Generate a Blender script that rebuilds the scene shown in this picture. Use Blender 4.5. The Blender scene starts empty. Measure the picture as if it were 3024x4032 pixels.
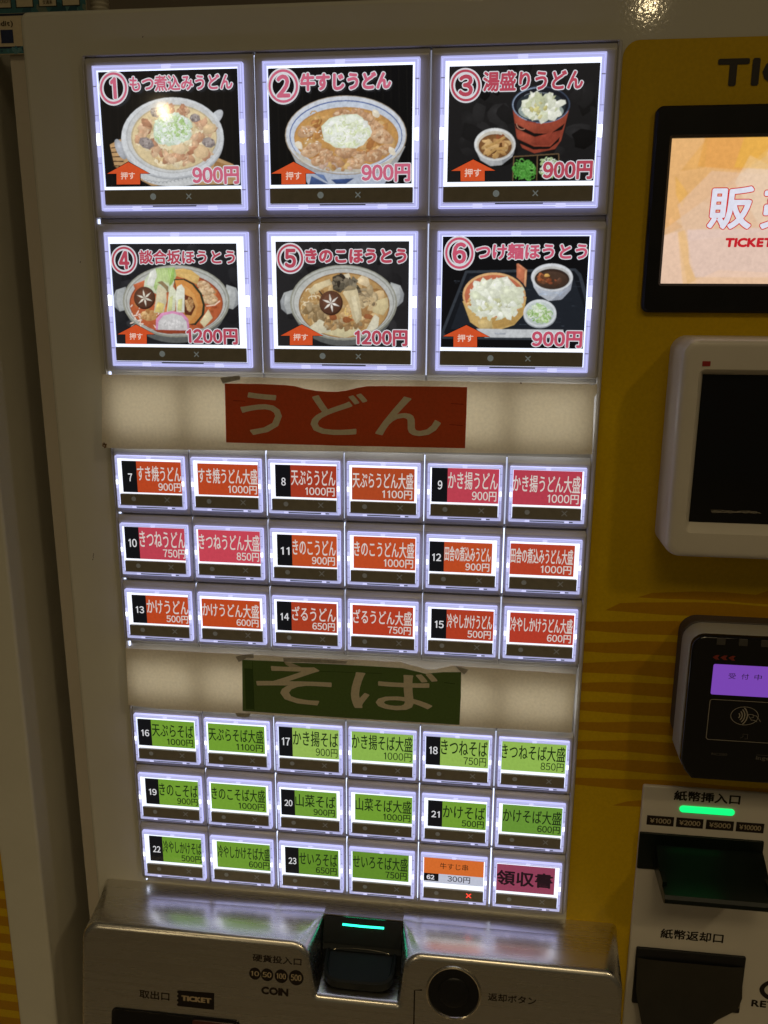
import bpy, math, random
import numpy as np
from mathutils import Matrix, Vector
random.seed(7)
scn = bpy.context.scene
COL = scn.collection

# ------------------------------------------------------------------ camera
cd = bpy.data.cameras.new('camera'); cam = bpy.data.objects.new('camera', cd); COL.objects.link(cam)
cd.sensor_fit = 'VERTICAL'; cd.sensor_height = 36.0; cd.sensor_width = 27.0
cd.lens = 30.334; cd.clip_start = 0.01; cd.clip_end = 60
r_ = Vector((0.99233139, 0.12352421, 0.00449272)); d_ = Vector((0.03457056, -0.24245903, -0.96954551)); f_ = Vector((-0.11867304, 0.96226158, -0.24487001))
cam.matrix_world = Matrix(((r_.x, -d_.x, -f_.x, 0.191415), (r_.y, -d_.y, -f_.y, -0.412657), (r_.z, -d_.z, -f_.z, 0.080347), (0, 0, 0, 1)))
scn.camera = cam
# ------------------------------------------------------------------ dim room light, the three ceiling lamps and two added lamps
w = bpy.data.worlds.new('World'); scn.world = w; w.use_nodes = True
w.node_tree.nodes['Background'].inputs[0].default_value = (1.0, 0.82, 0.50, 1)
w.node_tree.nodes['Background'].inputs[1].default_value = 0.032
def lamp(name, loc, target, watts, size, col, spread=180, long=0):
    l = bpy.data.lights.new(name, 'AREA'); l.shape = 'DISK'; l.size = size
    if long: l.shape = 'RECTANGLE'; l.size = long; l.size_y = size
    l.energy = watts; l.color = col; l.spread = math.radians(spread)
    o = bpy.data.objects.new(name, l); COL.objects.link(o); o.location = loc
    o.rotation_euler = (Vector(target) - Vector(loc)).to_track_quat('-Z', 'Y').to_euler()
    return o
WARM = (1.0, 0.78, 0.44)
lamp('ceiling_or_fill_lamp', (1.53, -1.42, 1.55), (0.1, 0, -0.40), 0.15, 0.14, WARM, 32)
lamp('ceiling_or_fill_lamp', (0.552, -2.06, 0.79), (0.2, 0, -0.25), 0.15, 0.014, WARM)
lamp('ceiling_or_fill_lamp', (-0.72, -2.03, 0.56), (0.1, 0, -0.35), 0.05, 0.03, WARM, 44)
lamp('edge_highlight_lamp', (0.05, -1.50, 1.35), (0.1, 0, -0.66), 0.40, 0.20, WARM, 42, 1.5)  # unseen long lamp, added for the gold highlight along the metal rim
lamp('ceiling_or_fill_lamp', (0.3, -1.7, 1.9), (0.3, -1.75, -0.7), 2.8, 0.5, WARM)  # unseen fill lamp, added to light the floor that the metal front reflects
scn.view_settings.view_transform = 'Standard'; scn.view_settings.look = 'None'
scn.view_settings.exposure = 0.0; scn.view_settings.gamma = 1.0
try: scn.view_settings.use_curve_mapping = False
except Exception: pass
scn.cycles.use_denoising = True
scn.cycles.max_bounces = 8
scn.cycles.sample_clamp_indirect = 4.0

# ------------------------------------------------------------------ helpers
CX, CZ, CD = 191.415, 80.347, 412.657
FACE = 7.0
def dp(x, z, Y):                       # surveyed on the button plane -> position at depth Y
    k = 1 + Y / CD
    return CX + (x - CX) * k, CZ + (z - CZ) * k
def lin(c):
    out = []
    for v in c[:3]:
        v = v / 255.0
        out.append(v / 12.92 if v <= 0.04045 else ((v + 0.055) / 1.055) ** 2.4)
    return tuple(out)
def L4(*c): return lin(c) + (1,)

def mat(name, base, rough=0.4, metal=0.0, emit=None, estr=0.0, bump=None, spec=0.5, coat=0.0, mottling=0.0, mscale=40, trans=0.0, sample=True, stretch=None):
    m = bpy.data.materials.new(name); m.use_nodes = True
    nt = m.node_tree; b = nt.nodes['Principled BSDF']
    b.inputs['Base Color'].default_value = tuple(base[:3]) + (1,)
    b.inputs['Roughness'].default_value = rough; b.inputs['Metallic'].default_value = metal
    b.inputs['Specular IOR Level'].default_value = spec
    b.inputs['Coat Weight'].default_value = coat; b.inputs['Coat Roughness'].default_value = 0.04
    tc = nt.nodes.new('ShaderNodeTexCoord')
    if emit is not None:
        b.inputs['Emission Color'].default_value = tuple(emit[:3]) + (1,); b.inputs['Emission Strength'].default_value = estr
    if mottling:
        n = nt.nodes.new('ShaderNodeTexNoise'); n.inputs['Scale'].default_value = mscale; n.inputs['Detail'].default_value = 6
        n.inputs['Roughness'].default_value = 0.65
        if stretch:
            mp = nt.nodes.new('ShaderNodeMapping'); mp.inputs['Scale'].default_value = stretch
            nt.links.new(tc.outputs['Object'], mp.inputs['Vector']); nt.links.new(mp.outputs['Vector'], n.inputs['Vector'])
        else: nt.links.new(tc.outputs['Object'], n.inputs['Vector'])
        r = nt.nodes.new('ShaderNodeMapRange'); r.inputs['From Min'].default_value = 0.3; r.inputs['From Max'].default_value = 0.7
        r.inputs['To Min'].default_value = 1 - mottling; r.inputs['To Max'].default_value = 1 + mottling
        nt.links.new(n.outputs['Fac'], r.inputs['Value'])
        mx = nt.nodes.new('ShaderNodeVectorMath'); mx.operation = 'SCALE'; mx.inputs[0].default_value = base[:3]
        nt.links.new(r.outputs['Result'], mx.inputs['Scale']); nt.links.new(mx.outputs['Vector'], b.inputs['Base Color'])
        r2 = nt.nodes.new('ShaderNodeMapRange'); r2.inputs['To Min'].default_value = rough * 0.8; r2.inputs['To Max'].default_value = min(1, rough * 1.25)
        nt.links.new(n.outputs['Fac'], r2.inputs['Value']); nt.links.new(r2.outputs['Result'], b.inputs['Roughness'])
    if bump:
        n2 = nt.nodes.new('ShaderNodeTexNoise'); n2.inputs['Scale'].default_value = bump[0]; n2.inputs['Detail'].default_value = 2
        nt.links.new(tc.outputs['Object'], n2.inputs['Vector'])
        bp = nt.nodes.new('ShaderNodeBump'); bp.inputs['Strength'].default_value = bump[1]; bp.inputs['Distance'].default_value = bump[2]
        nt.links.new(n2.outputs['Fac'], bp.inputs['Height']); nt.links.new(bp.outputs['Normal'], b.inputs['Normal'])
        if coat: nt.links.new(bp.outputs['Normal'], b.inputs['Coat Normal'])
    if not sample: m.cycles.emission_sampling = 'NONE'
    return m

def film_mat(name, estr, basef, rough=0.18, coat=0.0, transl=0.0):       # printed film: its inks are per-face colours
    m = bpy.data.materials.new(name); m.use_nodes = True
    nt = m.node_tree; b = nt.nodes['Principled BSDF']
    a = nt.nodes.new('ShaderNodeVertexColor'); a.layer_name = 'Ink'
    tc = nt.nodes.new('ShaderNodeTexCoord')
    n = nt.nodes.new('ShaderNodeTexNoise'); n.inputs['Scale'].default_value = 700; n.inputs['Detail'].default_value = 3
    nt.links.new(tc.outputs['Object'], n.inputs['Vector'])
    r = nt.nodes.new('ShaderNodeMapRange'); r.inputs['From Min'].default_value = 0.25; r.inputs['From Max'].default_value = 0.75
    r.inputs['To Min'].default_value = 0.93; r.inputs['To Max'].default_value = 1.07
    nt.links.new(n.outputs['Fac'], r.inputs['Value'])
    mx = nt.nodes.new('ShaderNodeVectorMath'); mx.operation = 'SCALE'
    nt.links.new(a.outputs['Color'], mx.inputs[0]); nt.links.new(r.outputs['Result'], mx.inputs['Scale'])
    mb = nt.nodes.new('ShaderNodeVectorMath'); mb.operation = 'SCALE'; mb.inputs['Scale'].default_value = basef
    nt.links.new(mx.outputs['Vector'], mb.inputs[0]); nt.links.new(mb.outputs['Vector'], b.inputs['Base Color'])
    b.inputs['Roughness'].default_value = rough; b.inputs['Coat Weight'].default_value = coat; b.inputs['Coat Roughness'].default_value = 0.05; b.inputs['Specular IOR Level'].default_value = 0.25
    if estr:
        nt.links.new(mx.outputs['Vector'], b.inputs['Emission Color']); b.inputs['Emission Strength'].default_value = estr
        m.cycles.emission_sampling = 'NONE'
    if transl:
        t = nt.nodes.new('ShaderNodeBsdfTranslucent'); nt.links.new(mb.outputs['Vector'], t.inputs['Color'])
        ms = nt.nodes.new('ShaderNodeMixShader'); ms.inputs[0].default_value = transl
        out = nt.nodes['Material Output']
        nt.links.new(b.outputs[0], ms.inputs[1]); nt.links.new(t.outputs[0], ms.inputs[2]); nt.links.new(ms.outputs[0], out.inputs[0])
    return m

WL = {}
def link(o, parent=None, loc=(0, 0, 0), local=False):
    """loc in mm; world position unless local (then relative to the parent)."""
    COL.objects.link(o)
    loc = Vector(loc) * 0.001
    if parent is None:
        o.location = loc; WL[o.name] = loc
    else:
        o.parent = parent
        if local: o.location = loc; WL[o.name] = WL[parent.name] + loc
        else: o.location = loc - WL[parent.name]; WL[o.name] = loc
    return o
def thing(name, label, cat, loc, group=None):
    o = bpy.data.objects.new(name, None); o.empty_display_size = 0.02
    link(o, None, loc); o['label'] = label; o['category'] = cat
    if group: o['group'] = group
    return o

class MB:
    def __init__(s): s.v = []; s.f = []; s.m = []; s.c = None
    def add(s, vs, fs, mi=0):
        k = len(s.v); s.v += [tuple(p) for p in vs]
        for f in fs: s.f.append(tuple(k + i for i in f)); s.m.append(mi)
        return s
    def loft(s, secs, cap0=False, cap1=True, mi=0, closed=False):
        n = len(secs[0]); vs = [p for sec in secs for p in sec]; fs = []
        K = len(secs)
        for j in range(K if closed else K - 1):
            a, b = j * n, ((j + 1) % K) * n
            for i in range(n):
                i2 = (i + 1) % n
                fs.append((a + i, a + i2, b + i2, b + i))
        if cap0: fs.append(tuple(reversed(range(n))))
        if cap1: fs.append(tuple((K - 1) * n + i for i in range(n)))
        return s.add(vs, fs, mi)
    def box(s, x0, x1, z0, z1, y0, y1, mi=0):      # y0 back, y1 front (smaller)
        return s.loft([[(x0, y0, z0), (x1, y0, z0), (x1, y0, z1), (x0, y0, z1)], [(x0, y1, z0), (x1, y1, z0), (x1, y1, z1), (x0, y1, z1)]], True, True, mi)
    def slab(s, x0, x1, z0, z1, yb, yf, r=2, bev=1.0, n=6, mi=0, back=False):   # rounded rectangle with a rounded front rim
        o = lambda g, y: [(x, y, z) for x, z in rrect(x0 + g, x1 - g, z0 + g, z1 - g, max(r - g, 0.05), n)]
        return s.loft([o(0, yb), o(0, yf + bev), o(bev * 0.12, yf + bev * 0.52), o(bev * 0.45, yf + bev * 0.14), o(bev, yf)], back, True, mi)
    def ring(s, out, inn, yb, yf, yi, bev=0.3, mi=0):      # frame between two outlines; yi = depth of the inner wall
        g = lambda P, y: [(x, y, z) for x, z in P]
        oi = inset(out, bev); ii = inset(inn, -bev)
        return s.loft([g(out, yb), g(out, yf + bev), g(oi, yf), g(ii, yf), g(inn, yf + bev), g(inn, yi)], False, False, mi)
    def disc(s, cx, cz, r, y, n=32, mi=0, yf=None):
        return s.add([(cx + r * math.cos(a), (yf(cz + r * math.sin(a)) if yf else 0) + y, cz + r * math.sin(a)) for a in [2 * math.pi * i / n for i in range(n)]], [tuple(range(n))], mi)
    def tube(s, pts, r, n=6, mi=0, closed=False):
        secs = []; K = len(pts)
        for i, p in enumerate(pts):
            p = Vector(p)
            a = Vector(pts[(i - 1) % K] if (i or closed) else pts[0]); b = Vector(pts[(i + 1) % K] if (i < K - 1 or closed) else pts[-1])
            t = (b - a).normalized(); u = t.cross(Vector((0.02, 1, 0.03))).normalized(); v = t.cross(u)
            secs.append([tuple(p + r * (math.cos(q) * u + math.sin(q) * v)) for q in [2 * math.pi * j / n for j in range(n)]])
        return s.loft(secs, not closed, not closed, mi, closed)
    def obj(s, name, mats, parent=None, loc=(0, 0, 0), local=False, smooth=35, label=None, origin=(0, 0, 0)):
        me = s.mesh(name, mats, smooth, origin)
        o = bpy.data.objects.new(name, me); link(o, parent, loc if local else (Vector(loc) + Vector(origin)), local)
        if label: o['label'] = label
        return o
    def mesh(s, name, mats, smooth=35, origin=(0, 0, 0)):
        me = bpy.data.meshes.new(name)
        ox, oy, oz = origin
        me.from_pydata([((x - ox) * 0.001, (y - oy) * 0.001, (z - oz) * 0.001) for x, y, z in s.v], [], s.f)
        for m in (mats if isinstance(mats, (list, tuple)) else [mats]): me.materials.append(m)
        me.polygons.foreach_set('material_index', s.m)
        if s.c is not None:
            at = me.color_attributes.new('Ink', 'FLOAT_COLOR', 'CORNER')
            buf = []
            for f, c in zip(s.f, s.c): buf += (list(c) * len(f) if not isinstance(c, list) else [q for cc in c for q in cc])
            at.data.foreach_set('color', buf)
        me.update()
        if smooth:
            me.polygons.foreach_set('use_smooth', [True] * len(me.polygons))
            me.set_sharp_from_angle(angle=math.radians(smooth))
            caps = [p for p in me.polygons if len(p.vertices) > 8]      # flat faces stay flat inside their rounded rims
            if caps:
                ek = {k: i for i, k in enumerate(me.edge_keys)}
                for p in caps:
                    for k in p.edge_keys: me.edges[ek[k]].use_edge_sharp = True
        return me

def rrect(x0, x1, z0, z1, r, n=6):
    P = []
    for cx, cz, a0 in ((x1 - r, z1 - r, 0), (x0 + r, z1 - r, 90), (x0 + r, z0 + r, 180), (x1 - r, z0 + r, 270)):
        for i in range(n + 1):
            a = math.radians(a0 + 90 * i / n); P.append((cx + r * math.cos(a), cz + r * math.sin(a)))
    return P
def inset(P, d):                                     # offset a counter-clockwise outline inwards
    n = len(P); out = []
    for i in range(n):
        a = Vector(P[i - 1]); p = Vector(P[i]); b = Vector(P[(i + 1) % n])
        e1 = p - a; e2 = b - p
        if e1.length < 1e-6: e1 = e2
        if e2.length < 1e-6: e2 = e1
        if e1.length < 1e-6: out.append(tuple(p)); continue
        e1.normalize(); e2.normalize()
        n1 = Vector((-e1.y, e1.x)); n2 = Vector((-e2.y, e2.x)); m = n1 + n2
        if m.length < 1e-4: m = n1
        m.normalize(); out.append(tuple(p + m * (d / max(0.35, m.dot(n1)))))
    return out

_GC = {}
def one_glyph(ch):
    if ch in _GC: return _GC[ch]
    c = bpy.data.curves.new('lettering', 'FONT'); c.resolution_u = 3
    full = '￥' if ch == '¥' else (chr(ord(ch) + 0xFEE0) if ch.isdigit() else ch)
    c.body = full
    o = bpy.data.objects.new('lettering', c); COL.objects.link(o)
    bpy.context.view_layer.update()
    me = o.evaluated_get(bpy.context.evaluated_depsgraph_get()).to_mesh()
    V = np.array([(v.co.x, v.co.y) for v in me.vertices]); F = [tuple(p.vertices) for p in me.polygons]
    if ch == '1':                                 # plain figure one: stem and flag, no foot
        V = np.array([(.24, 0), (.335, 0), (.335, .735), (.26, .735), (.24, .69), (.10, .615), (.10, .535), (.24, .60)]); F = [(0, 1, 2, 3, 4, 7), (4, 5, 6, 7)]
    if full != ch or not ord(ch) > 255:                                # proportional setting for figures and Latin letters
        lo, hi = V[:, 0].min(), V[:, 0].max(); wd = hi - lo; adv = max(wd + (0.09 if full != ch else 0.11), 0.54 if ch.isdigit() else 0.2)
        V[:, 0] += (adv - wd) / 2 - lo
    else: adv = 1.0
    bpy.data.objects.remove(o); bpy.data.curves.remove(c)
    _GC[ch] = (V, F, adv); return _GC[ch]
_GS = {}
def glyphs(s):
    if s in _GS: return _GS[s]
    x = 0; VV = []; FF = []; k = 0
    for ch in s:
        V, F, adv = one_glyph(ch)
        VV.append(V + np.array((x, 0))); FF += [tuple(k + i for i in f) for f in F]; k += len(V); x += adv
    V = np.vstack(VV); lo, hi = V.min(0), V.max(0)
    _GS[s] = ((V - lo) / (hi - lo), FF, 0); return _GS[s]

def homog(src, dst):
    A = []
    for (x, y), (u, v) in zip(src, dst):
        A.append([x, y, 1, 0, 0, 0, -u * x, -u * y]); A.append([0, 0, 0, x, y, 1, -v * x, -v * y])
    h = np.linalg.solve(np.array(A, float), np.array([c for d in dst for c in d], float))
    return np.append(h, 1).reshape(3, 3)

class Raster:
    """A printed photograph as a fine grid of inked dots (one colour per grid point)."""
    def __init__(s, x0, x1, z0, z1, cell):
        s.b = (x0, x1, z0, z1); s.nx = int(round((x1 - x0) / cell)) * 2; s.nz = int(round((z1 - z0) / cell)) * 2
        s.X = x0 + (np.arange(s.nx) + .5) * (x1 - x0) / s.nx; s.Z = z0 + (np.arange(s.nz) + .5) * (z1 - z0) / s.nz
        s.a = np.zeros((s.nz, s.nx, 3)); s.tex = np.zeros((s.nz, s.nx)); s.rng = np.random.default_rng(5)
    def fill(s, P, col, grad, alpha=1.0):
        P = np.array(P); lo, hi = P.min(0), P.max(0)
        i0, i1 = np.searchsorted(s.X, (lo[0], hi[0])); j0, j1 = np.searchsorted(s.Z, (lo[1], hi[1]))
        if i1 <= i0 or j1 <= j0: return
        x, z = np.meshgrid(s.X[i0:i1], s.Z[j0:j1]); ins = np.zeros(x.shape, bool)
        for k in range(len(P)):
            (xa, za), (xb, zb) = P[k - 1], P[k]
            if za == zb: continue
            c = ((za > z) != (zb > z)) & (x < (xb - xa) * (z - za) / (zb - za) + xa); ins ^= c
        c = (lo + hi) / 2; R = np.maximum((hi - lo) / 2, 1e-3); u = (x - c[0]) / R[0]; v = (z - c[1]) / R[1]
        big = float(max(R))
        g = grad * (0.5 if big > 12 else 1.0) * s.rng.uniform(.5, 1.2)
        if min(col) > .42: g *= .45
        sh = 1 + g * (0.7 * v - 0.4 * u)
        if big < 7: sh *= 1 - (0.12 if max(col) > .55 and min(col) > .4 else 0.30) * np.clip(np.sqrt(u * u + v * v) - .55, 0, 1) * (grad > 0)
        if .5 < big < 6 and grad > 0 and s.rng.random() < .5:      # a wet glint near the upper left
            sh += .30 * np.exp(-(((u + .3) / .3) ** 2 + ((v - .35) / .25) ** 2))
        pc = np.array(col)[None, None, :] * np.clip(sh, .25, 1.7)[..., None]
        A = s.a[j0:j1, i0:i1]; A[ins] = A[ins] * (1 - alpha) + pc[ins] * alpha
        T = s.tex[j0:j1, i0:i1]; T[ins] = 0.0 if max(col) < .05 else 1.0
    def noise(s, n):
        base = s.rng.random((max(2, s.nz // n + 2), max(2, s.nx // n + 2)))
        zi = np.linspace(0, base.shape[0] - 1.001, s.nz); xi = np.linspace(0, base.shape[1] - 1.001, s.nx)
        a, b = zi.astype(int), xi.astype(int); fz = (zi - a)[:, None]; fx = (xi - b)[None, :]
        return (base[a][:, b] * (1 - fz) * (1 - fx) + base[a + 1][:, b] * fz * (1 - fx) + base[a][:, b + 1] * (1 - fz) * fx + base[a + 1][:, b + 1] * fz * fx) - .5
    def blur(s, n):
        for _ in range(n):
            p = np.pad(s.a, ((1, 1), (0, 0), (0, 0)), 'edge'); s.a = (p[:-2] + 2 * p[1:-1] + p[2:]) / 4
            p = np.pad(s.a, ((0, 0), (1, 1), (0, 0)), 'edge'); s.a = (p[:, :-2] + 2 * p[:, 1:-1] + p[:, 2:]) / 4
    def mesh(s, name, m, y, blur=2, grain=.20, film=None, sat=.90):
        s.blur(blur)
        if grain: s.a *= 1 + s.tex[..., None] * (s.noise(14) * grain + s.noise(6) * grain * .8 + s.noise(3) * grain * .5)[..., None]
        lum = s.a.mean(2, keepdims=True); s.a = np.clip(lum + (s.a - lum) * sat, 0, 1.0)
        a = s.a.reshape(s.nz // 2, 2, s.nx // 2, 2, 3).mean((1, 3)); nz, nx = a.shape[:2]
        x0, x1, z0, z1 = s.b
        gx, gz = np.meshgrid(np.linspace(x0, x1, nx), np.linspace(z0, z1, nz))
        V = np.stack([gx, np.full_like(gx, y), gz], -1).reshape(-1, 3) * .001
        i, j = np.meshgrid(np.arange(nx - 1), np.arange(nz - 1)); k = (j * nx + i).ravel()
        F = np.stack([k, k + 1, k + nx + 1, k + nx], -1)
        C = a.reshape(-1, 3)[F.ravel()]
        ls = np.arange(len(F)) * 4; lt = np.full(len(F), 4); lv = F.ravel()
        if film is not None and film.f:
            n0 = len(V); l0 = len(lv)
            V = np.vstack([V, np.array(film.v) * .001])
            fl_ = np.array([len(q) for q in film.f]); lv = np.concatenate([lv, n0 + np.array([i for q in film.f for i in q])])
            ls = np.concatenate([ls, l0 + np.concatenate([[0], np.cumsum(fl_)[:-1]])]); lt = np.concatenate([lt, fl_])
            C = np.vstack([C, np.repeat(np.array(film.c)[:, :3], fl_, axis=0)])
        me = bpy.data.meshes.new(name); me.vertices.add(len(V)); me.vertices.foreach_set('co', V.ravel())
        me.loops.add(len(lv)); me.loops.foreach_set('vertex_index', lv.astype(np.int32))
        me.polygons.add(len(ls)); me.polygons.foreach_set('loop_start', ls.astype(np.int32)); me.polygons.foreach_set('loop_total', lt.astype(np.int32))
        at = me.color_attributes.new('Ink', 'FLOAT_COLOR', 'CORNER'); at.data.foreach_set('color', np.concatenate([C, np.ones((len(C), 1))], 1).astype(np.float32).ravel())
        me.materials.append(m); me.update(calc_edges=True); me.validate()
        return me

class Film(MB):
    """Flat print: layers of ink stacked a few microns apart. Coordinates in mm (x, z), or in the survey units of a picture once map is set."""
    def __init__(s, y=0.0, step=0.003, yf=None):
        MB.__init__(s); s.c = []; s.y = y; s.step = step; s.clip = None; s.H = None; s.yf = yf; s.grad = 0.0; s.ras = None; s.alpha = 1.0
    def up(s): s.y -= s.step
    def tp(s, p):
        if s.H is None: return p
        q = s.H @ np.array((p[0], p[1], 1.0)); return (q[0] / q[2], q[1] / q[2])
    def face(s, P, col):
        if s.clip:
            x0, x1, z0, z1 = s.clip
            for ax, lim, sg in ((0, x0, 1), (0, x1, -1), (1, z0, 1), (1, z1, -1)):
                Q = []
                for i in range(len(P)):
                    a, b = P[i - 1], P[i]; da, db = (a[ax] - lim) * sg, (b[ax] - lim) * sg
                    if (da >= 0) != (db >= 0):
                        t = da / (da - db); Q.append((a[0] + t * (b[0] - a[0]), a[1] + t * (b[1] - a[1])))
                    if db >= 0: Q.append(b)
                P = Q
                if len(P) < 3: return
        if s.ras is not None and s.grad: return s.ras.fill(P, col, s.grad, s.alpha)
        A = sum(P[i - 1][0] * P[i][1] - P[i][0] * P[i - 1][1] for i in range(len(P)))
        if abs(A) < 1e-5: return
        if A < 0: P = P[::-1]
        s.add([(x, s.y + (s.yf(z) if s.yf else 0), z) for x, z in P], [tuple(range(len(P)))])
        s.c.append(tuple(col[:3]) + (1,))
    def poly(s, P, col, up=True):
        if up: s.up()
        s.face([s.tp(p) for p in P], lin(col))
    def rect(s, x0, x1, z0, z1, col): s.poly([(x0, z0), (x1, z0), (x1, z1), (x0, z1)], col)
    def ell(s, cx, cy, rx, ry, col, rot=0, n=40, a0=0, a1=360):
        c, q = math.cos(math.radians(rot)), math.sin(math.radians(rot)); P = []
        full = a1 - a0 >= 360
        for i in range(n if full else n + 1):
            a = math.radians(a0 + (a1 - a0) * i / n); x, y = rx * math.cos(a), ry * math.sin(a); P.append((cx + c * x - q * y, cy + q * x + c * y))
        s.poly(P, col)
    def blob(s, cx, cy, rx, ry, col, rot=0, jag=0.22, n=11):
        c, q = math.cos(math.radians(rot)), math.sin(math.radians(rot)); P = []
        for i in range(n):
            a = 2 * math.pi * i / n; k = 1 + random.uniform(-jag, jag); x, y = rx * k * math.cos(a), ry * k * math.sin(a); P.append((cx + c * x - q * y, cy + q * x + c * y))
        s.poly(P, col)
    def stroke(s, pts, wd, col, closed=False):
        n = len(pts); Lf = []; Rt = []
        for i, p in enumerate(pts):
            a = Vector(pts[i - 1] if (i or closed) else pts[0]); b = Vector(pts[(i + 1) % n] if (i < n - 1 or closed) else pts[-1])
            t = (b - a).normalized(); nn = Vector((-t.y, t.x)) * wd / 2
            Lf.append(tuple(Vector(p) + nn)); Rt.append(tuple(Vector(p) - nn))
        s.up()
        for i in range(n if closed else n - 1):
            j = (i + 1) % n
            s.face([s.tp(q) for q in (Lf[i], Lf[j], Rt[j], Rt[i])], lin(col))
    def arc(s, cx, cy, rx, ry, a0, a1, wd, col, n=24, rot=0):
        c, q = math.cos(math.radians(rot)), math.sin(math.radians(rot))
        pts = []
        for i in range(n + 1):
            a = math.radians(a0 + (a1 - a0) * i / n); x, y = rx * math.cos(a), ry * math.sin(a); pts.append((cx + c * x - q * y, cy + q * x + c * y))
        s.stroke(pts, wd, col)
    def scatter(s, cx, cy, rx, ry, n, size, pal, elong=1.6, jag=0.28, rot=None):
        for _ in range(n):
            a = random.uniform(0, 6.283); k = math.sqrt(random.random())
            sz = size * random.uniform(0.55, 1.3); c = random.choice(pal); dv = random.uniform(-12, 12)
            s.blob(cx + rx * k * math.cos(a), cy + ry * k * math.sin(a), sz * elong, sz, tuple(min(255, max(0, v + dv)) for v in c), random.uniform(0, 180) if rot is None else rot + random.uniform(-20, 20), jag, 9)
    def curls(s, cx, cy, rx, ry, n, size, wd, pal):
        for _ in range(n):
            a = random.uniform(0, 6.283); k = math.sqrt(random.random()); x, y = cx + rx * k * math.cos(a), cy + ry * k * math.sin(a)
            a0 = random.uniform(0, 360)
            s.arc(x, y, size * random.uniform(.6, 1.3), size * random.uniform(.4, .9), a0, a0 + random.uniform(90, 240), wd * random.uniform(.7, 1.3), random.choice(pal), 6, random.uniform(0, 180))
    def text(s, t, x0, z0, x1, z1, col, bold=0.0, outline=None, shear=0.0, ocol=None):
        """fit the writing into the box x0..x1, z0..z1 (mm)"""
        V, F, asp = glyphs(t)
        e = bold
        X = x0 + e + V[:, 0] * (x1 - x0 - 2 * e) + shear * V[:, 1] * (z1 - z0); Z = z0 + e + V[:, 1] * (z1 - z0 - 2 * e)
        def put(r, c, m):
            offs = [(0, 0)] if r <= 0 else [(r * math.cos(2 * math.pi * i / m), r * math.sin(2 * math.pi * i / m)) for i in range(m)] + [(0, 0)]
            for dx, dz in offs:
                s.y -= s.step * 0.4
                k = len(s.v)
                s.v += [(float(x + dx), s.y + (s.yf(float(z)) if s.yf else 0), float(z + dz)) for x, z in zip(X, Z)]
                for f in F: s.f.append(tuple(k + i for i in f)); s.m.append(0); s.c.append(tuple(c) + (1,))
        if outline: put(bold + outline, lin(ocol), 12)
        s.up(); put(bold, lin(col), 6 if bold < 0.25 else 8)

# ------------------------------------------------------------------ materials
M = {}
M['paint'] = mat('ivory_paint', (0.61, 0.59, 0.505), 0.05, bump=(600, 0.042, 0.0004), mottling=0.03, mscale=25)
M['cabinet'] = mat('cabinet_paint', (0.60, 0.54, 0.45), 0.45, mottling=0.04, mscale=18)
M['housing'] = mat('white_housing', (0.46, 0.445, 0.43), 0.30, mottling=0.03, mscale=60)
M['yellow'] = film_mat('yellow_print', 0, 1.0, 0.34)
M['black'] = mat('black_plastic', (0.008, 0.008, 0.009), 0.38, spec=.3, mottling=0.15, mscale=80)
M['gloss'] = mat('black_gloss', (0.006, 0.006, 0.007), 0.06)
M['ink'] = mat('dark_ink', (0.022, 0.016, 0.012), 0.55, mottling=0.2, mscale=300)
M['leak_glow'] = mat('seam_leak_glow', (0.8, 0.8, 0.8), 0.5, emit=(0.62, 0.70, 1.0), estr=1.6)
M['diffuser'] = mat('lit_diffuser', (0.8, 0.8, 0.8), 0.5, emit=(0.80, 0.87, 1.0), estr=1.15, spec=0.3)
M['led'] = mat('led_hot_spot', (0.8, 0.8, 0.8), 0.4, emit=(0.85, 0.90, 1.0), estr=2.6)
M['rim'] = mat('edge_lit_acrylic', (0.40, 0.40, 0.5), 0.10, emit=(0.50, 0.52, 0.94), estr=0.85, coat=0.5)
M['rimsmall'] = mat('edge_lit_acrylic_small', (0.45, 0.45, 0.55), 0.10, emit=(0.56, 0.59, 1.0), estr=0.66, coat=0.5)
M['side'] = mat('acrylic_side', (0.5, 0.5, 0.6), 0.2, emit=(0.50, 0.52, 1.0), estr=1.0)
M['warmed'] = mat('led_glow_acrylic', (0.5, 0.5, 0.6), 0.1, emit=(0.60, 0.62, 1.0), estr=1.0)
M['rimlo'] = mat('dim_acrylic', (0.40, 0.40, 0.46), 0.10, emit=(0.33, 0.33, 0.62), estr=0.40, coat=0.5)
M['rimhi'] = mat('bright_acrylic', (0.5, 0.5, 0.6), 0.10, emit=(0.66, 0.72, 1.0), estr=1.25, coat=0.5)
M['card'] = film_mat('backlit_print', 0.86, 0.16, 0.30, coat=0.35)
M['smoke'] = mat('smoked_window', (0.235, 0.215, 0.175), 0.3, mottling=0.1, mscale=200)
M['mark'] = mat('glow_mark', (0.48, 0.55, 0.60), 0.35, emit=(0.45, 0.60, 0.68), estr=0.11)  # small emission added so the marks stand out
M['markdim'] = mat('faint_mark', (0.40, 0.42, 0.44), 0.35, emit=(0.45, 0.55, 0.68), estr=0.035)
M['redx'] = mat('lit_red_mark', (0.4, 0.02, 0.02), 0.4, emit=(1.0, 0.05, 0.03), estr=2.2)
M['pcb'] = mat('green_board_edge', (0.02, 0.09, 0.07), 0.5)
M['metal'] = mat('satin_metal', (0.70, 0.675, 0.625), 0.27, metal=1.0, mottling=0.022, mscale=9, stretch=(1, 40, 40))
M['chrome'] = mat('polished_metal', (0.72, 0.66, 0.55), 0.16, metal=1.0)
M['green'] = mat('lit_green', (0.05, 0.5, 0.25), 0.4, emit=(0.0, 0.95, 0.20), estr=1.1)
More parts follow.
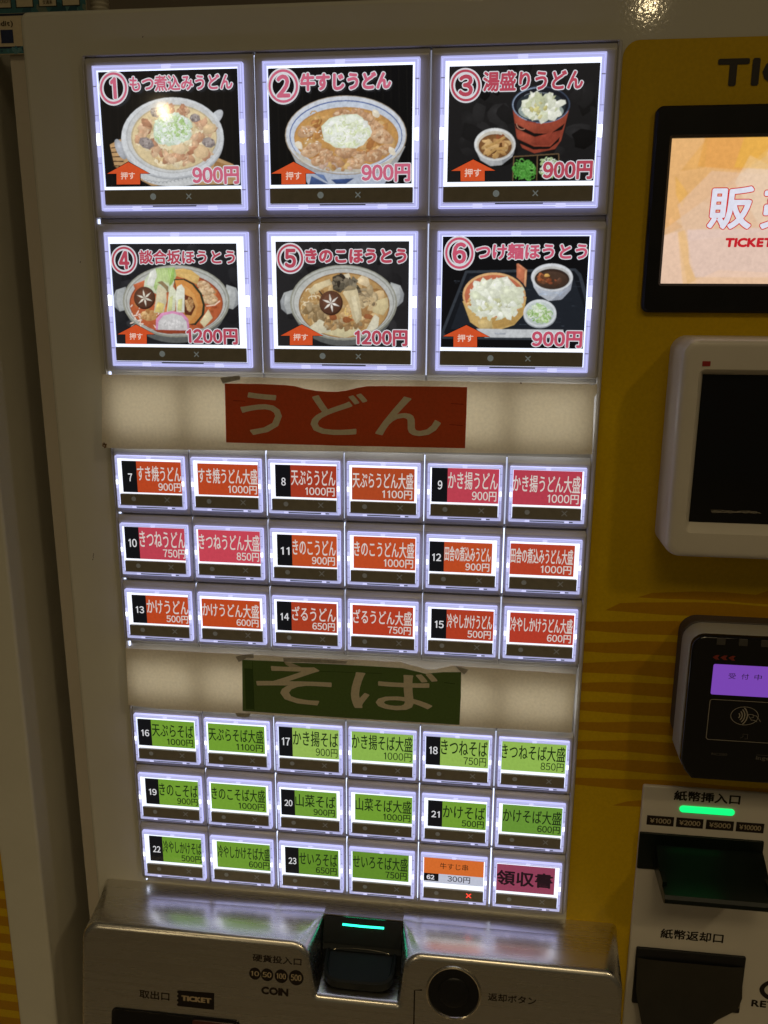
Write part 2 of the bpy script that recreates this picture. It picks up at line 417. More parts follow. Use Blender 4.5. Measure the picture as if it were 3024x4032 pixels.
M['teal'] = mat('lit_teal', (0.05, 0.5, 0.35), 0.4, emit=(0.02, 0.92, 0.48), estr=3.2)
M['screen'] = film_mat('lit_screen', 0.95, 0.1, 0.15)
M['lcd'] = mat('lit_lcd', (0.05, 0.02, 0.1), 0.2, emit=lin((116, 66, 172)), estr=1.0)
M['grey'] = mat('grey_plastic', (0.36, 0.35, 0.31), 0.45, mottling=0.04, mscale=50)
M['shade_brown'] = mat('shade_brown_plastic', (0.062, 0.047, 0.038), 0.6, mottling=0.1, mscale=50)
M['white_plastic'] = mat('cream_plastic', (0.62, 0.575, 0.50), 0.30, mottling=0.03, mscale=30)
M['red_print'] = mat('red_sticker', (0.32, 0.02, 0.02), 0.4)
M['line'] = mat('pale_print', (0.30, 0.27, 0.22), 0.5)
M['dimline'] = mat('dull_print', (0.09, 0.08, 0.07), 0.5)
M['redline'] = mat('dull_red_print', (0.22, 0.025, 0.015), 0.5)
M['smoky'] = mat('smoky_cover', (0.028, 0.025, 0.018), 0.12, mottling=0.1, mscale=60)
M['paper'] = film_mat('old_paper', 0, 1.0, 0.7, transl=0.42)
M['colour_paper'] = film_mat('coloured_paper', 0, 1.0, 0.55, transl=0.26)
M['tape'] = mat('cloudy_tape', (0.34, 0.32, 0.28), 0.35, mottling=0.25, mscale=400)
M['print'] = film_mat('paper_print', 0, 1.0, 0.45)
M['wall'] = mat('wall_paint', (0.30, 0.25, 0.19), 0.8, mottling=0.06, mscale=8)
M['dark'] = mat('dark_metal', (0.03, 0.028, 0.022), 0.6)

# ------------------------------------------------------------------ the setting
wl = MB(); wl.add([(-900, 260, -900), (1300, 260, -900), (1300, 260, 900), (-900, 260, 900)], [(0, 1, 2, 3)])
wo = wl.obj('wall', M['wall']); wo['kind'] = 'structure'
fl = MB(); fl.add([(-2500, 260, -700), (2500, 260, -700), (2500, -3500, -700), (-2500, -3500, -700)], [(3, 2, 1, 0)])
fo = fl.obj('floor', mat('floor_tiles', (0.70, 0.62, 0.50), 0.5, mottling=.08, mscale=4)); fo['kind'] = 'structure'

# ------------------------------------------------------------------ the ticket machine
tm = thing('ticket_machine', 'white and yellow food ticket machine with lit menu buttons facing the viewer', 'ticket machine', (150, 60, -700))
TOPZ = 206.5
b = MB(); b.box(-49, 560, -700, TOPZ - 2, 120, 27); b.obj('cabinet', M['cabinet'], tm)
b = MB(); b.slab(-32.0, 560, -700, TOPZ, 27.2, FACE, r=4, bev=2.2, n=6); b.obj('door_panel', M['paint'], tm)

# yellow printed panel with its darker stripes
def yellow_sheet(x0, x1, z0, z1, r, bands, y, tl=True):
    f = Film(y)
    P = [(x0, z0), (x1, z0), (x1, z1)] + [(x0 + r - r * math.sin(math.radians(a)), z1 - r + r * math.cos(math.radians(a))) for a in range(0, 91, 15)]
    base = (200, 164, 8); dk = (174, 126, 7)
    f.poly(P, base)
    f.clip = (x0, x1, z0, z1)
    for (xa, za, h, s, xe) in bands:                # left tip x, centre z, height, slant of the tip, right end
        n = 14; top = []; bot = []
        for i in range(n + 1):
            t = i / n; x = xa + (xe - xa) * t
            wv = 0.35 * math.sin(x * 0.11 + za) - 0.01 * (x - xa)
            top.append((x + (s if i == 0 else 0), za + h / 2 * min(1, 0.15 + 5 * t) + wv)); bot.append((x, za - h / 2 + wv))
        f.poly(bot + top[::-1], dk)
    return f
bands = []
z = -60.5
hs = [(266, -60.8, 3.6), (251, -67.6, 6.2), (238, -78.2, 6.6), (238, -89.2, 6.6), (238, -100.2, 7.4), (238, -111.2, 6.4), (238, -122.0, 6.6), (238, -132.8, 6.2), (238, -143.6, 6.4), (238, -154.4, 6.2), (238, -165.0, 5.6), (262, -176.0, 4.2)]
for xa, za, h in hs:
    x_, z_ = dp(xa, za, FACE); bands.append((x_, z_, h + 1.0, 7 if xa > 240 else 0, 460))
bands += [(322, -58, 9, 12, 460), (330, -69, 7, 9, 460), (300, -172, 6, 9, 460)]
x0, z1 = dp(241.9, 185.0, FACE)
yp = yellow_sheet(x0, 460, -420, z1, 7, bands, FACE - 0.25)
yp.obj('yellow_panel', M['yellow'], tm, smooth=0)
# heading over the screen
f = Film(FACE - 0.5); X, Z = dp(281.2, 166.0, FACE); X2, Z2 = dp(293.0, 176.9, FACE); h = Z2 - Z
f.text('TICKET', X, Z, X + 72, Z2, (40, 22, 12), 0.55)
f.obj('heading_lettering', M['ink'], tm, smooth=0)

# small scuffs in the paint
for sx_, sz_, L_ in ((-13.5, -52.5, 2.6), (-14.0, -55.5, .8), (30, 192.5, .5), (-8, 95, .6)):
    f = Film(FACE - .03); X, Z = dp(sx_, sz_, FACE); f.stroke([(X + .25 * math.sin(i * 1.3), Z - L_ * i / 5) for i in range(6)], .28, (60, 46, 30)); f.obj('scuff_mark', M['print'], tm, smooth=0)

# screen with its black surround
ox0, oz1 = dp(257.5, 159.2, 4); _, oz0 = dp(257.5, 72.8, 4); sx0, sz1 = dp(264.8, 146.0, 6); _, sz0 = dp(264.7, 85.5, 6)
ox1 = ox0 + 118; sx1 = ox1 - (sx0 - ox0)
b = MB(); b.ring(rrect(ox0, ox1, oz0, oz1, 3.4), rrect(sx0, sx1, sz0, sz1, 0.25), FACE, 3.6, 6.6, 1.1)
disp = b.obj('display', M['black'], tm, origin=(ox0 + 59, 5, 115))
f = Film(6.4, 0.002); f.clip = (sx0, sx1, sz0, sz1); f.ras = Raster(sx0, sx1, sz0, sz1, 0.35); f.grad = 0.05; f.rect(sx0, sx1, sz0, sz1, (226, 188, 150)); f.alpha = .5
def sp(px, py):                                     # screen picture laid out on a 0..1 grid
    return (sx0 + px * (sx1 - sx0), sz1 - py * (sz1 - sz0))
def sq(col, *pts): f.poly([sp(*p) for p in pts], col)
sq((232, 168, 70), (0, 0), (.5, 0), (.35, .18), (.0, .62)); sq((228, 150, 40), (.14, 0), (.45, 0), (.31, .22), (.12, .19)); sq((236, 176, 90), (.15, .0), (.15, .2), (.05, .22))
sq((222, 172, 112), (.02, .25), (.16, .2), (.33, .27), (.2, .45), (.1, .4)); sq((236, 178, 74), (.03, .25), (.09, .37), (.07, .47), (.04, .38))
sq((230, 196, 170), (.18, .22), (.5, .26), (.6, .6), (.1, .7), (.05, .45)); sq((226, 174, 120), (.0, .5), (.08, .6), (.0, .66)); sq((238, 206, 190), (.0, .66), (.06, .63), (.12, 1), (.0, 1))
sq((238, 190, 120), (.06, .64), (.09, .62), (.16, 1), (.1, 1)); sq((228, 206, 206), (.1, .62), (.6, .6), (.6, .95), (.15, .95), (.12, .85)); sq((238, 200, 170), (.12, 1), (.25, .9), (.6, .93), (.6, 1))
sq((240, 216, 190), (.33, .12), (.55, .3), (.55, .7), (.4, .6), (.28, .3)); sq((236, 184, 70), (.3, .0), (.6, .0), (.45, .22), (.27, .2)); sq((244, 222, 214), (.4, .1), (.9, .1), (.95, .6), (.5, .5))
sq((238, 180, 80), (.75, 0), (1, 0), (1, .6), (.9, .3)); sq((240, 198, 140), (.7, .8), (1, .55), (1, 1), (.65, 1))
f.grad = 0; f.alpha = 1
f.clip = None
a0 = dp(282.8, 108.6, 6); a1 = dp(301.4, 126.3, 6); gw = a1[0] - a0[0]
for i, ch in enumerate('販売'):
    xx = a0[0] + i * 22.6
    f.text(ch, xx, a0[1], xx + gw, a1[1], (226, 226, 240), 0.5, 0.4, 0.02, (206, 48, 44))
a0 = dp(291.2, 101.0, 6); a1 = dp(291.2, 105.0, 6)
f.text('TICKET', a0[0], a0[1], a0[0] + 20.5, a1[1], (196, 36, 46), 0.32, shear=.05)
pic = bpy.data.objects.new('screen', f.ras.mesh('screen', M['screen'], 6.45, 3, .03, film=f, sat=1.0)); link(pic, disp, (0, 0, 0))

# ------------------------------------------------------------------ menu buttons
ZT = [181.1, 108.4, 0.0, -35.9, -72.1, -144.7, -181.3, -218.0]
ZB = [118.1, 45.2, -27.4, -63.5, -99.4, -173.0, -209.6, -246.95]
HF = 2.6                                             # depth of the housing face behind the button face
# white surround and glowing strips for light leaking at the seams
b = MB(); b.ring(rrect(-1.6, 242.2, -250.5, 186.6, 1.6), rrect(0.02, 240.0, -250.4, 185.7, 0.05), FACE, 3.3, FACE, 0.6)
b.obj('button_surround', M['housing'], tm)
b = MB(); b.add([(0.02, 6.4, -250.4), (240, 6.4, -250.4), (240, 6.4, 185.7), (0.02, 6.4, 185.7)], [(0, 1, 2, 3)])
b.obj('back_plate', M['housing'], tm, smooth=0)
SEAM = [mat('seam_leak_glow_%s' % n, (0.8, 0.8, 0.8), 0.5, emit=(0.62, 0.70, 1.0), estr=v, sample=False) for n, v in (('dim', .25), ('mid', .8), ('bright', 1.8))]
def seam(x, zlo, zhi, w, k):  # glowing strip standing in for light that leaks between housings
    b = MB(); b.box(x - w / 2, x + w / 2, zlo, zhi, 6.3, 5.0); b.obj('seam_leak_glow', SEAM[k], tm, smooth=0, origin=(x, 5.6, (zlo + zhi) / 2))
for r_i in range(8):
    wcell = 80 if r_i < 2 else 40
    for c_i in range(1, 3 if r_i < 2 else 6):
        seam(c_i * wcell, ZB[r_i] - 2.5, ZT[r_i] + (3.5 if r_i not in (5,) else 1.0), 0.8, [2, 2, 1, 1, 2, 1, 0, 2][(c_i * 3 + r_i * 5 + (c_i > 3) * 2) % 8] if r_i > 1 else [1, 2, 0, 2][(c_i + 2 * r_i) % 4])
    if r_i not in (5,): seam(0.55, ZB[r_i] - 6.6, ZB[r_i] - 3.4, 0.5, 2)

def housing_mesh(W, top, bot, led, gl, gr, first):
    """origin = top-left corner of the cell on the button plane; top/bot z of the body, led z of the ledge below"""
    b = MB()
    q = lambda g, gt, y, r: [(x, y, z) for x, z in rrect(gl + g, W - gr - g, bot + g, top - gt, r, 3)]
    b.loft([q(0, 0, 6.3, .5), q(0, 0, 5.0, .5), q(0, .25, 4.5, .5), q(0, 1.9, HF + .75, .6), q(.12, 2.4, HF + .35, .6), q(.45, 2.9, HF + .1, .6), q(1.0, 3.6, HF, .3)], False, True)
    if led < bot: b.slab((1.1 if first else gl), W - gr, led, bot + 0.02, 6.3, HF + 2.5, r=0.3, bev=0.6, n=2)
    return b
def frame_parts(x0, x1, z0, z1, big):
    """acrylic rim with its lit outer wall, bright inner lip, side tabs glowing as LED hot spots"""
    t = 2.1 if big else 1.35; l = 0.3 if big else 0.22
    b = MB(); R = lambda g: rrect(x0 + g, x1 - g, z0 + g, z1 - g, max(0.35 - g, 0.05), 2)
    g_ = lambda g, y: [(x, y, z) for x, z in R(g)]
    b.loft([g_(0, 2.7), g_(0, 0.5)], False, False, 4)
    b.loft([g_(0, 0.5), g_(.12, 0.28), g_(t * .36, 0.25), g_(t * .42, 0.6)], False, False, 0)
    b.ring(R(t * 0.44), R(t), 1.6, 0.0, 1.4, 0.15, 0)
    b.ring(R(t), R(t + l), 1.5, 0.55, 1.55, 0.1, 1)
    H = z1 - z0; W = x1 - x0
    for xs, s in ((x0, 1), (x1, -1)):
        zc = z1 - H * 0.50
        xa, xb = sorted((xs + s * 0.16, xs + s * t * 0.9))
        b.box(xa, xb, zc - 0.04 * H, zc + 0.04 * H, 1.0, -0.06, 2)  # bright tabs in steps, imitating the glow around an LED
        for sg in (1, -1):
            zz = zc + sg * .085 * H; b.box(xa, xb, zz - .037 * H, zz + .037 * H, 1.0, -0.05, 5)
            zz = zc + sg * .165 * H; b.box(xa, xb, zz - .002 * H, zz + .002 * H, 1.0, -0.05, 3)
            zz = zc + sg * .36 * H; b.box(xa, xb, zz - .004 * H, zz + .004 * H, 1.0, -0.05, 3)
    lz = z0 + H * (0.04 if big else 0.075)
    b.box(x0 + t, x1 - t, z0 + t * 0.9, lz, 1.5, 0.35, 3)
    for u in (0.25, 0.77): b.box(x0 + W * u - W * .03, x0 + W * u + W * .03, z0 + 0.25, z0 + t * 0.9, 0.9, -0.03, 5)
    b.box(x0 + W * .47, x0 + W * .53, z1 - t * 0.95, z1 - t * 0.2, 0.9, -0.04, 5)
    return b

PINK = (208, 104, 132)
def small_card(f, W, z0, z1, spec, x0, x1):
    kind = spec['k']; num = spec.get('n'); cw = x1 - x0; chh = z1 - z0
    f.clip = (x0, x1, z0, z1)
    if kind == 'receipt':
        f.rect(x0, x1, z0, z1, (150, 66, 92)); f.clip = None
        f.text('領収書', x0 + .02 * cw, z0 + .22 * chh, x1 - .03 * cw, z1 - .22 * chh, (36, 18, 26), 0.28); return
    if kind == 'skewer':
        f.rect(x0, x1, z0, z1, (200, 204, 222)); f.rect(x0, x1, z0 + .34 * chh, z1, (220, 112, 48)); f.rect(x0, x0 + .25 * cw, z0 + .06 * chh, z0 + .34 * chh, (14, 14, 18)); f.clip = None
        f.text('牛すじ串', x0 + .27 * cw, z0 + .53 * chh, x0 + .74 * cw, z0 + .76 * chh, (60, 38, 20), 0.02)
        f.text('62', x0 + .05 * cw, z0 + .11 * chh, x0 + .18 * cw, z0 + .28 * chh, (230, 230, 240), 0.12)
        f.text('300円', x0 + .40 * cw, z0 + .07 * chh, x0 + .78 * cw, z0 + .30 * chh, (40, 36, 40), 0.05); return
    bg, fg = spec['bg'], spec['fg']
    lm = sum(bg) / 3; bg = tuple((lm + (v - lm) * .93) * .97 for v in bg)
    f.rect(x0, x1, z0, z1, bg)
    xs = x0
    if num:
        xs = x0 + 0.215 * W; f.rect(x0, xs, z0, z1, (17, 18, 22))
    f.clip = None
    if num:
        wd = 0.062 * W * len(num); cx = x0 + 0.115 * W
        f.text(num, cx - wd / 2, z0 + .35 * chh, cx + wd / 2, z0 + .60 * chh, (226, 226, 230), 0.09)
    f.text(spec['t'], xs + .008 * W, z0 + .37 * chh, x1 - .018 * W, z0 + .86 * chh, fg, 0.075 if fg[0] > 100 else 0.07)
    p = spec['p'] + '円'; pw = 0.082 * W * len(p)
    f.text(p, x1 - .03 * W - pw, z0 + .06 * chh, x1 - .03 * W, z0 + .33 * chh, fg, spec.get('pb', 0.10))

RED, RED2, ROSE = (202, 72, 32), (176, 58, 34), (206, 66, 84)
GRN, GRN2, GRN3 = (122, 172, 50), (160, 200, 88), (104, 152, 42)
WT, DK = (220, 210, 204), (26, 44, 20)
DAI = '大盛'
rows = {2: [('7', 'すき焼うどん', '900', RED, (.085, .965, .10, .70)), (None, 'すき焼うどん大盛', '1000', RED, (.088, .96, .11, .70)), ('8', '天ぷらうどん', '1000', (180, 58, 34), (.095, .955, .09, .69)),
            (None, '天ぷらうどん大盛', '1100', (190, 74, 34), (.065, .925, .10, .70)), ('9', 'かき揚うどん', '900', ROSE, (.055, .96, .03, .69)), (None, 'かき揚うどん大盛', '1000', (198, 62, 80), (.035, .945, .06, .69))],
        3: [('10', 'きつねうどん', '750', ROSE, (.055, .975, .04, .69)), (None, 'きつねうどん大盛', '850', (218, 70, 88), (.05, .96, .05, .69)), ('11', 'きのこうどん', '900', (206, 80, 34), (.095, .95, .10, .70)),
            (None, 'きのこうどん大盛', '1000', (208, 78, 34), (.085, .95, .08, .69)), ('12', '田舎の煮込みうどん', '900', (206, 78, 34), (.03, .90, .12, .69)), (None, '田舎の煮込みうどん大盛', '1000', (198, 66, 40), (.045, .905, .10, .68))],
        4: [('13', 'かけうどん', '500', (204, 72, 30), (.095, .965, .11, .69)), (None, 'かけうどん大盛', '600', (206, 74, 28), (.05, .92, .12, .69)), ('14', 'ざるうどん', '650', (186, 62, 32), (.065, .94, .10, .69)),
            (None, 'ざるうどん大盛', '750', (196, 62, 34), (.065, .93, .10, .69)), ('15', '冷やしかけうどん', '500', (192, 62, 34), (.085, .955, .10, .69)), (None, '冷やしかけうどん大盛', '600', (196, 60, 40), (.08, .955, .10, .69))],
        5: [('16', '天ぷらそば', '1000', GRN, (.045, .94, .10, .67)), (None, '天ぷらそば大盛', '1100', GRN, (.05, .925, .10, .68)), ('17', 'かき揚そば', '900', GRN2, (.035, .96, .035, .69)),
            (None, 'かき揚そば大盛', '1000', (150, 196, 80), (.035, .965, .03, .67)), ('18', 'きつねそば', '750', (158, 200, 86), (.04, .955, .02, .66)), (None, 'きつねそば大盛', '850', (156, 200, 84), (.025, .965, .03, .66))],
        6: [('19', 'きのこそば', '900', GRN, (.10, .96, .10, .67)), (None, 'きのこそば大盛', '1000', GRN, (.05, .92, .10, .67)), ('20', '山菜そば', '900', (120, 170, 54), (.05, .91, .12, .68)),
            (None, '山菜そば大盛', '1000', GRN, (.09, .96, .10, .67)), ('21', 'かけそば', '500', GRN, (.09, .955, .12, .68)), (None, 'かけそば大盛', '600', (110, 160, 54), (.09, .965, .09, .68))],
        7: [('22', '冷やしかけそば', '500', (114, 164, 46), (.10, .97, .10, .67)), (None, '冷やしかけそば大盛', '600', (116, 166, 48), (.10, .965, .10, .68)), ('23', 'せいろそば', '650', GRN3, (.09, .93, .10, .68)),
            (None, 'せいろそば大盛', '750', GRN3, (.045, .915, .06, .66)), ('62', '牛すじ串', '300', None, (.045, .95, .03, .62)), (None, '領収書', '', None, (.025, .905, .09, .67))]}

def cross(b, cx, cz, r, wd, y, mi):
    for s in (1, -1):
        dx, dz = r, r * s; nx, nz = -dz / (r * 1.414) * wd / 2, dx / (r * 1.414) * wd / 2
        yy = y - (0.004 if s > 0 else 0)
        P = [(cx - dx + nx, yy, cz - dz + nz), (cx - dx - nx, yy, cz - dz - nz), (cx + dx - nx, yy, cz + dz - nz), (cx + dx + nx, yy, cz + dz + nz)]
        b.add(P, [(3, 2, 1, 0)], mi)

mesh_cache = {}
def cached(key, make, name, mats, smooth=35):
    if key not in mesh_cache: mesh_cache[key] = make().mesh(name, mats, smooth)
    return mesh_cache[key]
def sub(name, me, parent, label=None):
    o = bpy.data.objects.new(name, me); link(o, parent, (0, 0, 0), True)
    if label: o['label'] = label
    return o
RIMS = [M['rim'], M['rimhi'], M['led'], M['rimlo'], M['side'], M['warmed']]
RIMS_S = [M['rimsmall'], M['rimhi'], M['led'], M['rimlo'], M['side'], M['warmed']]

def make_button(col, row, big, card, label):
    W = 80.0 if big else 40.0
    g = 4.55 if big else 1.82
    cell = (col * W, 0, ZT[row]); H = ZT[row] - ZB[row]
    up = 4.58 if row == 0 else 4.2
    nxt = {0: 1, 2: 3, 3: 4, 5: 6, 6: 7}.get(row)
    bot = -H - 3.0 if row != 7 else -H - 3.2
    led = (ZT[nxt] + 4.25 - ZT[row]) if nxt is not None else bot - (2.6 if row in (1, 4) else 0)
    gap = 0.20 + 0.10 * ((col * 7 + row * 3) % 3)
    gl = gap if col else 0.03; gr = gap if col < (2 if big else 5) else 0.03
    first = col == 0
    hm = cached(('h', row, big, round(gl, 2), round(gr, 2), first), lambda: housing_mesh(W, up, bot, led, gl, gr, first), 'button_housing', M['housing'])
    bt = bpy.data.objects.new('menu_button', hm); link(bt, tm, cell); bt['label'] = label
    x0, x1, z0, z1 = g, W - g, -H, 0.0
    sub('acrylic_frame', cached(('f', row, big), lambda: frame_parts(x0, x1, z0, z1, big), 'acrylic_frame', RIMS if big else RIMS_S), bt)
    def bl():
        b = MB(); b.box(x0 + .8, x1 - .8, z0 + .8, z1 - .8, 2.55, 1.5); return b
    sub('backlight', cached(('b', row, big), bl, 'backlight', M['diffuser'], 0), bt)
    # smoked window with dot and cross lifted by a faint added glow
    lit = card.get('k') == 'skewer'
    def win():
        b = MB(); v0, v1 = (0.852, 0.958) if big else (0.725, 0.945)
        xa, xb = x0 + (.016 if big else .045) * (x1 - x0), x1 - (.035 if big else .045) * (x1 - x0)
        za, zb = -H * v1, -H * v0
        b.slab(xa, xb, za, zb, 1.5, 0.3, 0.3, 0.25, 2, 0)
        r = (1.45 if big else 1.25); zc = (za + zb) / 2 + (0.2 if big else 0.5)
        if card.get('k') != 'receipt' or True:
            b.disc(x0 + (.365 if big else .245) * (x1 - x0), zc, r, 0.29, 20, 1)
            cross(b, x0 + (.61 if big else .735) * (x1 - x0), zc, (1.15 if big else 1.3), (.5 if big else .45), 0.29, 2 if lit else 1)
        b.box(x0 + (.36 if big else .28) * (x1 - x0), x0 + (.66 if big else .85) * (x1 - x0), za - (1.0 if big else .95), za - (.55 if big else .5), 0.5, -0.02, 3)
        return b
    sub('indicator_window', cached(('w', row, big, lit), win, 'indicator_window', [M['smoke'], M['mark'] if big else M['markdim'], M['redx'], M['pcb']]), bt)
    f = Film(1.42, 0.0025)
    if big: card['draw'](f, cell)
    else:
        u0, u1, v0, v1 = card['r']; fw = x1 - x0
        small_card(f, fw, -H * v1, -H * v0, card, x0 + u0 * fw, x0 + u1 * fw)
    if f.ras is not None:
        sub('menu_card', f.ras.mesh('menu_card', M['card'], 1.44, film=f), bt)
    else: sub('menu_card', f.mesh('menu_card', M['card'], 0), bt)
    return bt

for row in range(2, 8):
    for col, (num, t, p, bg, r) in enumerate(rows[row]):
        k = 'plain'
        if t == '領収書': k = 'receipt'
        if t == '牛すじ串': k = 'skewer'
        fg = WT if row < 5 else DK
        cname = 'green' if row >= 5 else ('rose red' if bg in (ROSE, (198, 62, 80), (218, 70, 88)) else 'orange red')
        lab = {'receipt': 'small lit button with purple receipt card at the bottom right', 'skewer': 'small lit button 62 with orange and white card and lit red cross'}.get(k) or ('small lit button with %s card %sreading %s %s yen' % (cname, ('numbered %s ' % num) if num else '', t, p))
        make_button(col, row, False, dict(k=k, n=num, t=t, p=p, bg=bg, fg=fg, r=r, pb=0.08 if row not in (5,) or col < 2 else 0.03), lab)

# ---------- the six picture cards
def big_card(rect, src, paint):
    def draw(f, cell):
        x0, x1, z0, z1 = rect[0] - cell[0], rect[1] - cell[0], rect[2] - cell[2], rect[3] - cell[2]
        f.clip = (x0, x1, z0, z1)
        f.H = homog(src, [(x0, z1), (x1, z1), (x1, z0), (x0, z0)])
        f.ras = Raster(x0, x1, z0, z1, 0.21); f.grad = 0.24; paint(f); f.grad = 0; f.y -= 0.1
    return draw
def ftext(f, t, a, b_, c, bold, outline=None, oc=(222, 222, 228)):
    p = f.tp(a); q = f.tp(b_); cl = f.clip; f.clip = None
    f.text(t, min(p[0], q[0]), min(p[1], q[1]), max(p[0], q[0]), max(p[1], q[1]), c, bold, outline, 0, oc); f.clip = cl
def badge(f, t, cx, cy, rx, ry, pink, dark=(16, 16, 18)):
    f.grad = 0
    f.ell(cx, cy, rx, ry, (222, 222, 228)); f.ell(cx, cy, rx * .91, ry * .91, pink); f.ell(cx, cy, rx * .77, ry * .77, (222, 222, 228)); f.ell(cx, cy, rx * .66, ry * .66, dark)
    hw = .24 if t == '1' else .43; ftext(f, t, (cx - rx * hw, cy - ry * .62), (cx + rx * hw, cy + ry * .62), pink, 0.40, 0.5)
def push(f, pts, tx):
    f.poly([(p[0], p[1] + 0) for p in pts], (205, 78, 38)); ftext(f, '押す', (tx[0], tx[1]), (tx[2], tx[3]), (238, 205, 190), 0.06)
def arrow(f, l, r, top, mid, sl, sr, bot, tx):
    c = (l + r) / 2
    f.poly([(l - 8, mid + 3), (c, top - 6), (r + 8, mid + 3), (sr + 5, mid + 3), (sr + 5, bot), (sl - 5, bot), (sl - 5, mid + 3)], (12, 10, 10))
    f.poly([(l, mid), (c, top), (r, mid), (sr, mid), (sr, bot), (sl, bot), (sl, mid)], (214, 84, 42))
    ftext(f, '押す', (tx[0], tx[1]), (tx[2], tx[3]), (238, 205, 190), 0.07)
def shaded(f, cx, cy, rx, ry, c0, c1, n=6, dx=0, dy=0):
    for i in range(n):
        t = i / (n - 1); k = 1 - 0.75 * t
        f.ell(cx + dx * t, cy + dy * t, rx * k, ry * k, tuple(a + (b - a) * t for a, b in zip(c0, c1)))
PK = (207, 104, 130); PK2 = (186, 74, 92)
W8 = (222, 222, 228)
def pinstripe(f, xs, y0, y1, c=(30, 28, 27)):
    for x in xs: f.stroke([(x, y0), (x + 18, y1)], 5, c)
MEAT = [(212, 164, 126), (222, 182, 144), (196, 144, 110), (228, 194, 156), (188, 132, 98)]
def p1(f):
    f.poly([(150, 240), (1330, 240), (1345, 1215), (200, 1215)], (15, 15, 17)); pinstripe(f, range(200, 1340, 62), 250, 1215, (26, 24, 23))
    f.poly([(262, 862), (345, 818), (800, 830), (1270, 1030), (1300, 1190), (600, 1200), (300, 1040)], (190, 150, 100))
    for i in range(5): f.stroke([(272 + 4 * i, 890 + 36 * i), (350 + 8 * i, 880 + 40 * i)], 9, (70, 46, 28))
    f.poly([(1120, 1000), (1290, 1060), (1290, 1110), (1110, 1060)], (160, 116, 66))
    f.ell(790, 1090, 300, 118, (205, 208, 210)); 
    for i in range(16): f.arc(550 + i * 32, 1165 + 18 * math.sin(i * .4), 20, 16, 180, 360, 4, (150, 155, 160), 6)
    f.ell(350, 900, 36, 90, (178, 182, 190), -25); f.ell(1130, 650, 40, 80, (196, 200, 206), 40)
    f.ell(775, 850, 415, 300, (160, 164, 170)); f.ell(775, 822, 420, 322, (188, 192, 198)); f.ell(775, 805, 418, 326, (212, 216, 220)); f.ell(780, 800, 385, 300, (186, 188, 190)); f.ell(785, 796, 378, 296, (204, 206, 206)); f.ell(788, 806, 352, 268, (196, 178, 138)); f.ell(790, 808, 342, 258, (226, 204, 156))
    f.scatter(790, 812, 300, 220, 90, 22, [(232, 214, 170), (220, 192, 138), (236, 220, 184), (214, 182, 128)])
    f.curls(790, 830, 300, 210, 60, 30, 9, [(236, 220, 180), (216, 186, 140), (242, 228, 196)])
    for x, y in ((560, 740), (510, 800), (760, 570), (860, 610), (1000, 700), (1060, 740), (650, 930), (820, 960), (900, 990), (760, 980), (980, 800), (1040, 940), (560, 690), (880, 580), (620, 870), (950, 900)):
        f.scatter(x, y, 40, 26, 7, 22, MEAT, 2.0)
    for x, y, r in ((640, 600, 50), (960, 650, 46), (560, 850, 64), (1070, 850, 60)):
        f.blob(x, y, r, r * .8, (150, 138, 136), 20, .12, 7); f.blob(x + 6, y - 10, r * .7, r * .5, (170, 158, 154), 20, .15, 7); f.scatter(x, y, r * .7, r * .5, 12, 5, [(120, 108, 106), (190, 180, 176)])
    f.blob(1080, 740, 60, 40, (226, 196, 150), -20, .15); f.blob(830, 900, 70, 44, (232, 206, 164), 10, .15); f.blob(1010, 930, 60, 60, (228, 196, 150), 30, .15)
    f.blob(770, 740, 165, 140, (206, 226, 200), 0, .1, 20)
    f.scatter(770, 740, 150, 125, 150, 15, [(226, 240, 226), (214, 234, 206), (236, 244, 240), (196, 222, 168), (178, 212, 140), (232, 242, 236)], 1.4)
    f.scatter(840, 740, 60, 70, 25, 12, [(176, 212, 130), (190, 222, 150), (224, 240, 214)])
    f.curls(770, 740, 140, 120, 70, 18, 6, [(244, 250, 246), (186, 216, 150), (230, 242, 232)])
    badge(f, '1', 307, 405, 122, 143, PK)
    ftext(f, 'もつ煮込みうどん', (434, 306), (1282, 424), PK, 0.20, 0.42)
    arrow(f, 248, 598, 1010, 1105, 325, 518, 1193, (358, 1092, 478, 1152))
    ftext(f, '900円', (942, 1052), (1328, 1196), PK, 0.34, 0.42)
